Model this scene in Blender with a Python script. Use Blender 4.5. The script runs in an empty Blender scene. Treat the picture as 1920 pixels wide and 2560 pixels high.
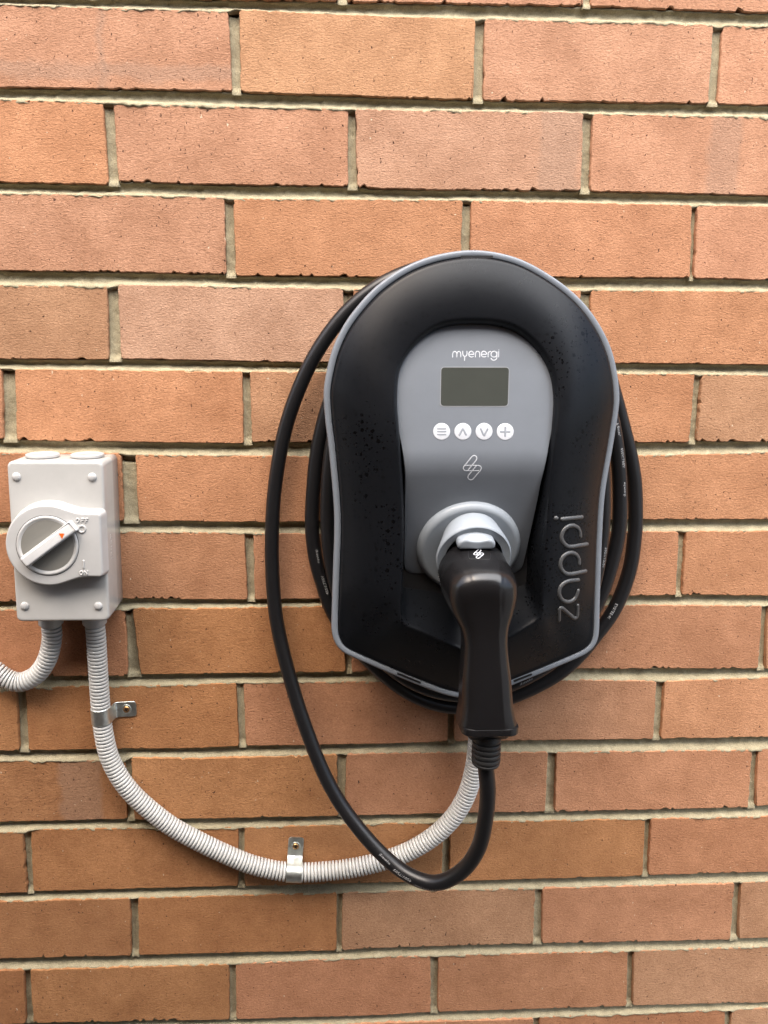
import bpy, math, random
import numpy as np
from mathutils import Vector, Matrix
from mathutils.bvhtree import BVHTree
random.seed(7); RNG = np.random.default_rng(7)
SC = bpy.context.scene
COL = SC.collection
rad = math.radians

# ------------------------------------------------------------------ frame of reference
# u = mm to the right along the brick wall, v = mm up, d = mm out of the brick face
Z0 = 1730.0                                   # height of v = 0 above the drive, mm
CAM = np.array([315.0, -371.5, 810.0])        # camera in u, v, d
F, CX, CY = 1923.0, 860.0, 1190.0             # focal length and principal point, photo pixels (1920 x 2560)

def rot(p, y, r):
    cp, sp, cy, sy, cr, sr = math.cos(p), math.sin(p), math.cos(y), math.sin(y), math.cos(r), math.sin(r)
    Rx = np.array([[1, 0, 0], [0, cp, -sp], [0, sp, cp]])
    Ry = np.array([[cy, 0, sy], [0, 1, 0], [-sy, 0, cy]])
    Rz = np.array([[cr, -sr, 0], [sr, cr, 0], [0, 0, 1]])
    return Rz @ Rx @ Ry
RC = rot(rad(9.15), rad(2.7), rad(-0.43))

def at(px, py, d=0.0):
    """where the sight line through a photo point meets the plane d mm in front of the wall -> (u, v, d)"""
    w = RC.T @ np.array([(px - CX) / F, -(py - CY) / F, -1.0])
    return CAM + (d - CAM[2]) / w[2] * w

def B(p):
    """u, v, d in mm -> Blender metres"""
    p = np.asarray(p, float)
    return np.stack([p[..., 0], -p[..., 2], p[..., 1] + Z0], -1) / 1000.0

def Bdir(p):
    p = np.asarray(p, float)
    return np.stack([p[..., 0], -p[..., 2], p[..., 1]], -1)

# ------------------------------------------------------------------ camera
cam_data = bpy.data.cameras.new('camera')
cam = bpy.data.objects.new('camera', cam_data); COL.objects.link(cam)
M = Matrix.Identity(4)
for i in range(3):
    c = Bdir(RC[i])
    for k in range(3): M[k][i] = c[k]
loc = B(CAM)
for k in range(3): M[k][3] = loc[k]
cam.matrix_world = M
cam_data.sensor_fit = 'AUTO'; cam_data.sensor_width = 36.0
cam_data.lens = F / 2560 * 36.0
cam_data.shift_x = (960 - CX) / 2560
cam_data.shift_y = (CY - 1280) / 2560
cam_data.clip_start = 0.01; cam_data.clip_end = 500
SC.camera = cam

# ------------------------------------------------------------------ sky, sun, exposure
SUN_EL, SUN_AZ = 58.0, (0.60, -0.80)           # sun high, in front of the wall and to the right
world = bpy.data.worlds.new('World'); SC.world = world; world.use_nodes = True
nt = world.node_tree; nt.nodes.clear()
sky = nt.nodes.new('ShaderNodeTexSky'); sky.sky_type = 'NISHITA'; sky.sun_disc = False
sky.sun_elevation = rad(SUN_EL); sky.sun_rotation = math.atan2(-SUN_AZ[0], SUN_AZ[1])
sky.altitude = 100; sky.air_density = 1.0; sky.dust_density = 6.0; sky.ozone_density = 1.0
hs = nt.nodes.new('ShaderNodeHueSaturation'); hs.inputs['Saturation'].default_value = 1.0   # an overcast, whitish sky
bg = nt.nodes.new('ShaderNodeBackground'); bg.inputs['Strength'].default_value = 0.10
wo = nt.nodes.new('ShaderNodeOutputWorld')
nt.links.new(sky.outputs[0], hs.inputs['Color']); nt.links.new(hs.outputs[0], bg.inputs[0]); nt.links.new(bg.outputs[0], wo.inputs[0])
sun_data = bpy.data.lights.new('sun', 'SUN'); sun_data.energy = 1.3; sun_data.angle = rad(60); sun_data.color = (1.0, 0.98, 0.955)
sun = bpy.data.objects.new('sun', sun_data); COL.objects.link(sun)
ce, se = math.cos(rad(SUN_EL)), math.sin(rad(SUN_EL))
n_ = math.hypot(*SUN_AZ)
sun.rotation_euler = Vector((SUN_AZ[0] / n_ * ce, SUN_AZ[1] / n_ * ce, se)).to_track_quat('Z', 'Y').to_euler()
sun.location = (1.5, -2.5, 4)
SC.view_settings.view_transform = 'Standard'; SC.view_settings.look = 'None'
SC.view_settings.exposure = 2.22; SC.view_settings.gamma = 1.0
SC.render.film_transparent = False

# ------------------------------------------------------------------ materials
def new_mat(name):
    m = bpy.data.materials.new(name); m.use_nodes = True
    return m, m.node_tree, m.node_tree.nodes['Principled BSDF']

def node(nt, kind, **kw):
    n = nt.nodes.new(kind)
    for k, v in kw.items():
        if k.startswith('i_'):
            key = k[2:]
            n.inputs[int(key) if key.isdigit() else key].default_value = v
        else: setattr(n, k, v)
    return n

def ramp(nt, src, p0, c0, p1, c1, interp='LINEAR'):
    r = node(nt, 'ShaderNodeValToRGB'); r.color_ramp.interpolation = interp
    e = r.color_ramp.elements
    e[0].position = p0; e[1].position = p1
    e[0].color = c0 if len(c0) == 4 else (*c0, 1); e[1].color = c1 if len(c1) == 4 else (*c1, 1)
    nt.links.new(src, r.inputs[0]); return r.outputs[0]

def noise(nt, vec, scale, detail=4, rough=0.55, dist=0.0):
    n = node(nt, 'ShaderNodeTexNoise', i_Scale=scale, i_Detail=detail, i_Roughness=rough, i_Distortion=dist)
    nt.links.new(vec, n.inputs['Vector']); return n.outputs['Fac']

def mixc(nt, fac, a, b, mode='MIX'):
    m = node(nt, 'ShaderNodeMix', data_type='RGBA', blend_type=mode, clamp_factor=True)
    for s, x in ((0, fac), (6, a), (7, b)):
        if isinstance(x, (int, float)): m.inputs[s].default_value = x
        elif isinstance(x, tuple): m.inputs[s].default_value = x if len(x) == 4 else (*x, 1)
        else: nt.links.new(x, m.inputs[s])
    return m.outputs[2]

def math_(nt, op, a, b=0.0, clamp=False):
    m = node(nt, 'ShaderNodeMath', operation=op, use_clamp=clamp)
    for s, x in ((0, a), (1, b)):
        if isinstance(x, (int, float)): m.inputs[s].default_value = x
        else: nt.links.new(x, m.inputs[s])
    return m.outputs[0]

def mapping(nt, vec, scale=(1, 1, 1), rotz=(0, 0, 0)):
    m = node(nt, 'ShaderNodeMapping'); m.inputs['Scale'].default_value = scale; m.inputs['Rotation'].default_value = rotz
    nt.links.new(vec, m.inputs['Vector']); return m.outputs[0]

def bump(nt, b, height, dist, strength=1.0, prev=None):
    n = node(nt, 'ShaderNodeBump', i_Strength=strength, i_Distance=dist)
    nt.links.new(height, n.inputs['Height'])
    if prev is not None: nt.links.new(prev, n.inputs['Normal'])
    nt.links.new(n.outputs[0], b.inputs['Normal']); return n.outputs[0]

def brick_mat(name, bands=()):
    """fired clay: drag-textured face, dark specks, soft blotches; bands = kiln marks (axis, lo, hi in metres)"""
    m, nt, b = new_mat(name)
    pos = node(nt, 'ShaderNodeNewGeometry').outputs['Position']
    oi = node(nt, 'ShaderNodeObjectInfo')
    blotch = noise(nt, pos, 16, 3)
    blotch2 = noise(nt, pos, 60, 4, .6)
    grain = noise(nt, mapping(nt, pos, (1, 1, 1.25), (0, rad(25), 0)), 420, 4, .65, .6)
    crease = noise(nt, mapping(nt, pos, (1, 1, 2.6), (0, rad(-28), 0)), 260, 3, .6, 1.2)
    speck = noise(nt, mapping(nt, pos, (1.2, 1, .8)), 330, 2, .5, .3)
    col = mixc(nt, 1.0, oi.outputs['Color'], ramp(nt, blotch, .30, (.83, .80, .78), .70, (1.10, 1.12, 1.14)), 'MULTIPLY')
    col = mixc(nt, 1.0, col, ramp(nt, blotch2, .30, (.90, .88, .86), .70, (1.07, 1.08, 1.09)), 'MULTIPLY')
    for ax, lo, hi in bands:
        sep = node(nt, 'ShaderNodeSeparateXYZ'); nt.links.new(pos, sep.inputs[0])
        c = math_(nt, 'ADD', sep.outputs[ax], math_(nt, 'MULTIPLY', math_(nt, 'SUBTRACT', noise(nt, pos, 38, 4), .5), .022))
        f = math_(nt, 'MULTIPLY', math_(nt, 'DIVIDE', math_(nt, 'SUBTRACT', c, lo), .006, True),
                  math_(nt, 'DIVIDE', math_(nt, 'SUBTRACT', hi, c), .006, True))
        f = math_(nt, 'MULTIPLY', f, .40)
        col = mixc(nt, f, col, (.30, .205, .150))
    col = mixc(nt, 1.0, col, ramp(nt, grain, .32, (.80, .77, .74), .66, (1.10, 1.11, 1.12)), 'MULTIPLY')
    col = mixc(nt, ramp(nt, crease, .27, (.6, .6, .6), .36, (0, 0, 0)), col, (.16, .075, .042))
    col = mixc(nt, ramp(nt, speck, .275, (.9, .9, .9), .325, (0, 0, 0)), col, (.055, .022, .014))
    fleck = noise(nt, mapping(nt, pos, (1, 1, .7)), 240, 2, .5)
    col = mixc(nt, ramp(nt, fleck, .735, (0, 0, 0), .765, (.8, .8, .8)), col, (.60, .50, .36))
    pit = noise(nt, mapping(nt, pos, (1.2, 1, 1.0), (0, rad(30), 0)), 135, 3, .6, .8)
    col = mixc(nt, ramp(nt, pit, .25, (.85, .85, .85), .28, (0, 0, 0)), col, (.07, .03, .02))
    nt.links.new(col, b.inputs['Base Color'])
    b.inputs['Roughness'].default_value = .92; b.inputs['Specular IOR Level'].default_value = .25
    n1 = bump(nt, b, grain, .0011, .6)
    n2 = bump(nt, b, crease, .0014, .7, n1)
    bump(nt, b, ramp(nt, speck, .24, (0, 0, 0), .31, (1, 1, 1)), .0008, .8, n2)
    return m

def mortar_mat():
    m, nt, b = new_mat('sandy_mortar')
    pos = node(nt, 'ShaderNodeNewGeometry').outputs['Position']
    g = noise(nt, pos, 900, 3, .7); g2 = noise(nt, pos, 90, 4, .6); g3 = noise(nt, pos, 9, 2)
    col = mixc(nt, g3, (.30, .265, .175), (.365, .325, .225))
    col = mixc(nt, 1.0, col, ramp(nt, g2, .3, (.84, .83, .80), .7, (1.12, 1.12, 1.12)), 'MULTIPLY')
    col = mixc(nt, 1.0, col, ramp(nt, g, .3, (.72, .70, .66), .7, (1.22, 1.22, 1.22)), 'MULTIPLY')
    nt.links.new(col, b.inputs['Base Color']); b.inputs['Roughness'].default_value = .95
    b.inputs['Specular IOR Level'].default_value = .2
    n1 = bump(nt, b, g, .0008, .7); bump(nt, b, g2, .002, .5, n1)
    return m

def plastic(name, col, rough, spec=.5, grain=.0, grain_scale=2500, smudge=.0, coat=0.0):
    m, nt, b = new_mat(name)
    pos = node(nt, 'ShaderNodeNewGeometry').outputs['Position']
    big = noise(nt, pos, 30, 4, .6)
    c = mixc(nt, 1.0, (*col, 1), ramp(nt, big, .3, (.94,) * 3, .7, (1.05,) * 3), 'MULTIPLY')
    nt.links.new(c, b.inputs['Base Color'])
    r = math_(nt, 'ADD', rough, math_(nt, 'MULTIPLY', math_(nt, 'SUBTRACT', noise(nt, pos, 55, 5, .65), .5), smudge))
    nt.links.new(r, b.inputs['Roughness'])
    b.inputs['Specular IOR Level'].default_value = spec
    b.inputs['Coat Weight'].default_value = coat; b.inputs['Coat Roughness'].default_value = .1
    if grain: bump(nt, b, noise(nt, pos, grain_scale, 2, .5), .0002, grain)
    return m

def cover_mat():
    """satin black shell with dried and wet rain spots"""
    m, nt, b = new_mat('spotted_black_plastic')
    pos = node(nt, 'ShaderNodeNewGeometry').outputs['Position']
    def spots(scale, size, keep, salt):
        mp = node(nt, 'ShaderNodeMapping'); mp.inputs['Location'].default_value = (salt, salt * .7, salt * .3)
        nt.links.new(pos, mp.inputs[0])
        warp = node(nt, 'ShaderNodeVectorMath', operation='ADD')
        nz = node(nt, 'ShaderNodeTexNoise', i_Scale=500.0, i_Detail=1.0); nt.links.new(pos, nz.inputs['Vector'])
        sc = node(nt, 'ShaderNodeVectorMath', operation='SCALE'); sc.inputs['Scale'].default_value = .0016
        nt.links.new(nz.outputs['Color'], sc.inputs[0])
        nt.links.new(mp.outputs[0], warp.inputs[0]); nt.links.new(sc.outputs[0], warp.inputs[1])
        v = node(nt, 'ShaderNodeTexVoronoi', i_Scale=scale); nt.links.new(warp.outputs[0], v.inputs['Vector'])
        sep = node(nt, 'ShaderNodeSeparateColor'); nt.links.new(v.outputs['Color'], sep.inputs[0])
        rnd = math_(nt, 'MULTIPLY', math_(nt, 'SUBTRACT', sep.outputs[0], keep), size / (1 - keep), True)
        return math_(nt, 'MULTIPLY', math_(nt, 'SUBTRACT', rnd, v.outputs['Distance']), 14.0, True)
    region = ramp(nt, noise(nt, pos, 12, 2), .32, (0, 0, 0), .60, (1, 1, 1))
    s = math_(nt, 'MAXIMUM', spots(200, .46, .50, 3.1), spots(430, .52, .50, 8.7))
    s = math_(nt, 'MULTIPLY', s, region)
    nt.links.new(mixc(nt, s, (.0052, .0060, .0076), (.0014, .0015, .0018)), b.inputs['Base Color'])
    film = noise(nt, pos, 40, 5, .65)
    r0 = math_(nt, 'ADD', .33, math_(nt, 'MULTIPLY', math_(nt, 'SUBTRACT', film, .5), .12))
    r = math_(nt, 'SUBTRACT', r0, math_(nt, 'MULTIPLY', s, .08))
    nt.links.new(r, b.inputs['Roughness'])
    b.inputs['Specular IOR Level'].default_value = .22
    bump(nt, b, noise(nt, pos, 2600, 2), .00015, .25)
    
    return m

def metal(name, col, rough):
    m, nt, b = new_mat(name)
    pos = node(nt, 'ShaderNodeNewGeometry').outputs['Position']
    n = noise(nt, pos, 160, 5, .65)
    nt.links.new(mixc(nt, 1.0, (*col, 1), ramp(nt, n, .3, (.82,) * 3, .7, (1.08,) * 3), 'MULTIPLY'), b.inputs['Base Color'])
    b.inputs['Metallic'].default_value = 1.0
    nt.links.new(math_(nt, 'ADD', rough - .08, math_(nt, 'MULTIPLY', n, .16)), b.inputs['Roughness'])
    bump(nt, b, noise(nt, pos, 700, 3), .0002, .25)
    return m

def concrete():
    m, nt, b = new_mat('drive_concrete')
    pos = node(nt, 'ShaderNodeNewGeometry').outputs['Position']
    n = noise(nt, pos, 6, 6, .65)
    nt.links.new(mixc(nt, n, (.045, .044, .042), (.075, .073, .070)), b.inputs['Base Color']); b.inputs['Roughness'].default_value = .9
    bump(nt, b, noise(nt, pos, 160, 4), .002, .5)
    return m

MAT = dict(
    brick=brick_mat('fired_brick'), mortar=mortar_mat(), cover=cover_mat(),
    trim=plastic('trim_grey', (.178, .200, .228), .42, .5, .12),
    panel=plastic('panel_grey', (.136, .152, .173), .36, .95, .10, 2200, .06),
    holster=plastic('holster_grey', (.255, .285, .315), .40, .5, .12),
    print=plastic('print_white', (.48, .50, .53), .45),
    symbol=plastic('symbol_grey', (.24, .26, .285), .4),
    lcd=plastic('display_glass', (.046, .050, .044), .10, .5),
    bezel=plastic('bezel_light', (.26, .27, .28), .35),
    black=plastic('plug_black', (.0085, .0083, .0090), .25, .5, .10, 2500, .08),
    letter=plastic('letter_black', (.060, .062, .064), .36, .5),
    rubber=plastic('cord_rubber', (.0085, .0086, .0096), .36, .5, .2, 1800, .08),
    boot=plastic('boot_rubber', (.014, .014, .0145), .5, .5, .1),
    cordprint=plastic('cord_print', (.40, .40, .40), .5),
    case=plastic('back_case_black', (.012, .012, .013), .5),
    pvc=plastic('enclosure_white', (.46, .456, .437), .20, .5, .06, 1600, .05),
    pvc2=plastic('switch_white', (.475, .473, .462), .24, .5, .05, 1600),
    bar=plastic('handle_white', (.60, .60, .59), .3),
    conduit=plastic('conduit_grey', (.50, .50, .48), .38, .5, .08),
    dial=plastic('dial_smoke', (.20, .195, .175), .12, .5, .0, 2500, .12),
    orange=plastic('pointer_orange', (.72, .13, .012), .4),
    dark=plastic('gap_dark', (.006, .006, .007), .6),
    zinc=metal('galvanised_steel', (.70, .74, .71), .42), brass=metal('screw_brass', (.62, .36, .16), .32),
    concrete=concrete(), shade_brown=plastic('shade_wall_brown', (.085, .058, .036), .9, .2),  # brown of the added shade wall, picked to warm its bounce light
)

# ------------------------------------------------------------------ object helpers
def tag(o, label=None, cat=None, group=None, kind=None):
    if label: o['label'] = label
    if cat: o['category'] = cat
    if group: o['group'] = group
    if kind: o['kind'] = kind
    return o

def thing(name, base, label, cat, group=None):
    o = bpy.data.objects.new(name, None); o.empty_display_size = .05; COL.objects.link(o)
    o.location = B(base); return tag(o, label, cat, group)

def root_loc(p):
    l = np.zeros(3)
    while p is not None: l += np.array(p.location); p = p.parent
    return l

def mesh_obj(name, verts, faces, mat, parent=None, smooth=True, world=False, origin=None, mats=None, midx=None):
    """verts in u,v,d mm (or Blender metres when world=True); one mesh object, placed relative to its thing"""
    V = np.asarray(verts, float)
    if not world: V = B(V)
    base = root_loc(parent)
    o_loc = np.zeros(3)
    if origin is not None:
        ow = B(origin); o_loc = ow - base; V = V - ow
    else: V = V - base
    me = bpy.data.meshes.new(name)
    me.from_pydata([tuple(x) for x in V], [], [tuple(int(i) for i in f) for f in faces])
    for m in (mats or [mat]): me.materials.append(m)
    if midx is not None: me.polygons.foreach_set('material_index', np.asarray(midx, np.int32))
    if smooth: me.polygons.foreach_set('use_smooth', np.ones(len(me.polygons), bool))
    me.update()
    o = bpy.data.objects.new(name, me); COL.objects.link(o)
    o.location = o_loc
    if parent is not None: o.parent = parent
    return o

def sharp(o, deg=35):
    me = o.data
    try: me.set_sharp_from_angle(angle=rad(deg))
    except Exception: pass
    return o

class MB:
    """collects pieces of one mesh"""
    def __init__(s): s.v = []; s.f = []; s.m = []; s.n = 0
    def add(s, v, f, mi=0):
        v = np.asarray(v, float).reshape(-1, 3); s.v.append(v)
        s.f += [tuple(int(i) + s.n for i in q) for q in f]; s.m += [mi] * len(f); s.n += len(v)
    def build(s, name, mat, parent=None, **k):
        mats = mat if isinstance(mat, list) else [mat]
        return mesh_obj(name, np.concatenate(s.v), s.f, None, parent, mats=mats, midx=s.m, **k)

def loft(loops, cap0=False, cap1=False, closed=True):
    """loops: list of (N,3); quads between neighbours"""
    n = len(loops[0]); V = np.concatenate(loops); Fs = []
    for a in range(len(loops) - 1):
        for i in range(n if closed else n - 1):
            j = (i + 1) % n
            Fs.append((a * n + i, a * n + j, (a + 1) * n + j, (a + 1) * n + i))
    if cap0: Fs.append(tuple(range(n - 1, -1, -1)))
    if cap1: Fs.append(tuple((len(loops) - 1) * n + i for i in range(n)))
    return V, Fs

def catmull(P, n=12, closed=False):
    P = np.asarray(P, float); out = []
    m = len(P)
    for i in range(m if closed else m - 1):
        p0, p1, p2, p3 = (P[(i + k - 1) % m] if closed else P[min(max(i + k - 1, 0), m - 1)] for k in range(4))
        t = np.linspace(0, 1, n, endpoint=False)[:, None]
        out.append(.5 * (2 * p1 + (p2 - p0) * t + (2 * p0 - 5 * p1 + 4 * p2 - p3) * t ** 2 + (3 * p1 - p0 - 3 * p2 + p3) * t ** 3))
    if not closed: out.append(P[-1:])
    return np.concatenate(out)

def resample(P, step=None, n=None, closed=False):
    P = np.asarray(P, float)
    if closed: P = np.vstack([P, P[:1]])
    s = np.r_[0, np.cumsum(np.linalg.norm(np.diff(P, axis=0), axis=1))]
    if n is None: n = max(2, int(round(s[-1] / step)) + 1)
    t = np.linspace(0, s[-1], n + 1)[:-1] if closed else np.linspace(0, s[-1], n)
    return np.stack([np.interp(t, s, P[:, k]) for k in range(P.shape[1])], 1)

def frames(P, up=(0, 0, 1)):
    """tangent, 'front' (as near the wall normal as it can be) and side for a path"""
    T = np.gradient(P, axis=0); T /= np.linalg.norm(T, axis=1)[:, None]
    U = np.array(up, float)[None] - T * (T @ np.array(up, float))[:, None]
    L = np.linalg.norm(U, axis=1)
    good = np.where(L > .25)[0]
    for i in range(len(P)):
        if L[i] <= .25:
            j = good[np.argmin(abs(good - i))]; U[i] = U[j] - T[i] * (U[j] @ T[i])
    U /= np.linalg.norm(U, axis=1)[:, None]
    S = np.cross(T, U)
    return T, U, S

def sweep(P, R, sides=20, caps=True):
    T, U, S = frames(P)
    R = np.broadcast_to(np.asarray(R, float), (len(P),))
    a = np.linspace(0, 2 * math.pi, sides, endpoint=False)
    loops = [P[i] + R[i] * (np.cos(a)[:, None] * U[i] + np.sin(a)[:, None] * S[i]) for i in range(len(P))]
    return loft(loops, caps, caps)

def lathe(center, axis, up, prof, n=64, start=0.0):
    """prof: list of (along axis, radius)"""
    axis = np.array(axis, float); axis /= np.linalg.norm(axis)
    up = np.array(up, float) - axis * (np.array(up, float) @ axis); up /= np.linalg.norm(up)
    side = np.cross(axis, up)
    a = np.linspace(0, 2 * math.pi, n, endpoint=False) + start
    ring = np.cos(a)[:, None] * up + np.sin(a)[:, None] * side
    return loft([np.array(center) + s * axis + r * ring for s, r in prof], prof[0][1] > 1e-6, prof[-1][1] > 1e-6)

def rrect(cx, cy, w, h, r, k=6):
    pts = []
    for sx, sy, a0 in ((1, 1, 0), (-1, 1, 90), (-1, -1, 180), (1, -1, 270)):
        for a in np.linspace(a0, a0 + 90, k):
            pts.append((cx + sx * (w / 2 - r) + r * math.cos(rad(a)), cy + sy * (h / 2 - r) + r * math.sin(rad(a))))
    return np.array(pts)

def inset(P, t):
    """move a closed counter-clockwise outline inwards"""
    d = np.roll(P, -1, 0) - np.roll(P, 1, 0)
    nrm = np.stack([-d[:, 1], d[:, 0]], 1); nrm /= np.linalg.norm(nrm, axis=1)[:, None] + 1e-12
    return P + nrm * (t if np.isscalar(t) else np.asarray(t)[:, None])

def lift(P, d): return np.c_[P, np.full(len(P), d) if np.isscalar(d) else d]

def vnoise(x, y, seed=0):
    """smooth value noise on arrays, -1..1"""
    g = np.random.default_rng(seed).random((64, 64)) * 2 - 1
    xi, yi = np.floor(x).astype(int), np.floor(y).astype(int); fx, fy = x - xi, y - yi
    fx = fx * fx * (3 - 2 * fx); fy = fy * fy * (3 - 2 * fy)
    a, b_ = g[xi % 64, yi % 64], g[(xi + 1) % 64, yi % 64]; c, d = g[xi % 64, (yi + 1) % 64], g[(xi + 1) % 64, (yi + 1) % 64]
    return (a * (1 - fx) + b_ * fx) * (1 - fy) + (c * (1 - fx) + d * fx) * fy

def surface_nets(fn, lo, hi, h):
    lo = np.array(lo, float); n = np.ceil((np.array(hi) - lo) / h).astype(int) + 1
    ax = [lo[k] + h * np.arange(n[k]) for k in range(3)]
    X = np.meshgrid(*ax, indexing='ij'); Fv = fn(*X); S = Fv < 0
    c = tuple(k - 1 for k in n)
    acc = np.zeros(c + (3,)); cnt = np.zeros(c)
    def sl(o): return tuple(slice(o[k], o[k] + c[k]) for k in range(3))
    cor = [(i, j, k) for i in (0, 1) for j in (0, 1) for k in (0, 1)]
    for a in cor:
        for k in range(3):
            if a[k] == 0:
                b_ = list(a); b_[k] = 1; b_ = tuple(b_)
                fa, fb = Fv[sl(a)], Fv[sl(b_)]; x = (fa < 0) != (fb < 0)
                t = np.where(x, fa / np.where(x, fa - fb, 1), 0)
                for q in range(3): acc[..., q] += np.where(x, a[q] + (t if q == k else 0), 0)
                cnt += x
    act = cnt > 0; idx = -np.ones(c, int); idx[act] = np.arange(act.sum())
    cell = np.argwhere(act); V = lo + h * (cell + acc[act] / cnt[act][:, None]); Q = []
    for k in range(3):
        o1, o2 = [q for q in range(3) if q != k]
        s0 = [slice(1, c[q]) for q in range(3)]; s0[k] = slice(0, c[k]); s1 = list(s0); s1[k] = slice(1, c[k] + 1)
        x = S[tuple(s0)] != S[tuple(s1)]; ids = np.argwhere(x) + np.array([1 if q != k else 0 for q in range(3)])
        ins = S[tuple(ids.T)]
        def g(d1, d2):
            p = ids.copy(); p[:, o1] -= d1; p[:, o2] -= d2; return idx[tuple(p.T)]
        q4 = np.stack([g(1, 1), g(0, 1), g(0, 0), g(1, 0)], 1)
        flip = ins if k != 1 else ~ins
        q4[~flip] = q4[~flip][:, ::-1]; Q.append(q4)
    return V, np.concatenate(Q)

def bvh_of(V, Fs): return BVHTree.FromPolygons([tuple(x) for x in np.asarray(V, float)], [tuple(int(i) for i in f) for f in Fs])

def cast(bvh, px, py, default_d=60):
    w = RC.T @ np.array([(px - CX) / F, -(py - CY) / F, -1.0]); w /= np.linalg.norm(w)
    p, n, i, dist = bvh.ray_cast(Vector(CAM), Vector(w))
    if p is None: return at(px, py, default_d), np.array([0, 0, 1.0])
    n = np.array(n)
    if n @ w > 0: n = -n
    return np.array(p), n

def stroke_mesh(mb, pts, width, height, bvh=None, smooth=True, lift_=0.0, mi=0, step=.9, px=True, sec=7, sink=.25):
    """a rounded ridge drawn on a surface along photo points"""
    P = np.array(pts, float)
    if len(P) == 1: P = np.vstack([P, P + [.02, 0]])
    elif smooth and len(P) > 2: P = catmull(P, 10)
    P = resample(P, n=max(3, int(np.linalg.norm(np.diff(P, axis=0), axis=1).sum() / (step * 2.6)) + 2))
    hits = [cast(bvh, *p) for p in P]
    Q = np.array([h[0] for h in hits]); N = np.array([h[1] for h in hits])
    N = (N + np.roll(N, 1, 0) + np.roll(N, -1, 0)); N[0] = hits[0][1]; N[-1] = hits[-1][1]
    N /= np.linalg.norm(N, axis=1)[:, None]
    T = np.gradient(Q, axis=0); T /= np.linalg.norm(T, axis=1)[:, None] + 1e-12
    r = width / 2
    th = np.linspace(0, math.pi / 2, 5)[1:]
    A, S = [], []
    for t in th[::-1]: A.append((Q[0] - T[0] * r * math.sin(t), N[0], T[0])); S.append(math.cos(t))
    for i in range(len(Q)): A.append((Q[i], N[i], T[i])); S.append(1.0)
    for t in th: A.append((Q[-1] + T[-1] * r * math.sin(t), N[-1], T[-1])); S.append(math.cos(t))
    ang = np.linspace(-.12, math.pi + .12, sec)
    loops = []
    for (p, n, t), s in zip(A, S):
        b_ = np.cross(t, n); b_ /= np.linalg.norm(b_) + 1e-12; s = max(s, .02)
        loops.append(p + n * lift_ + np.outer(np.cos(ang) * r * s, b_) + np.outer((np.sin(ang) * height * math.sqrt(s)) - sink * 0, n))
    V, Fs = loft(loops, False, False, closed=False)
    mb.add(V, Fs, mi)

# ------------------------------------------------------------------ setting: drive, and an unseen wall added to shade the lower bricks
def quad_sheet(x0, x1, y0, y1, z): return [(x0, y0, z), (x1, y0, z), (x1, y1, z), (x0, y1, z)], [(0, 1, 2, 3)]
v, f = quad_sheet(-60, 60, -60, .2, 0.0)
tag(mesh_obj('ground', v, f, MAT['concrete'], smooth=False, world=True), kind='structure')
SHADE_WALL = dict(x0=-3.2, x1=1.12, y=-0.98, h=2.08, t=.11)
mb = MB()
x0, x1, y, h, t = SHADE_WALL['x0'], SHADE_WALL['x1'], SHADE_WALL['y'], SHADE_WALL['h'], SHADE_WALL['t']
bx = lambda X0, X1, Y0, Y1, A, Bz: (np.array([(X0, Y0, A), (X1, Y0, A), (X1, Y1, A), (X0, Y1, A), (X0, Y0, Bz), (X1, Y0, Bz), (X1, Y1, Bz), (X0, Y1, Bz)]),
     [(3, 2, 1, 0), (4, 5, 6, 7), (0, 1, 5, 4), (1, 2, 6, 5), (2, 3, 7, 6), (3, 0, 4, 7)])
mb.add(*bx(x0, x1, y - t, y, 0, h))
mb.add(*bx(x0 - .02, x1 + .02, y - t - .03, y + .03, h + .001, h + .05))
tag(mb.build('added_shade_wall', MAT['shade_brown'], smooth=False, world=True), kind='structure')

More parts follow.
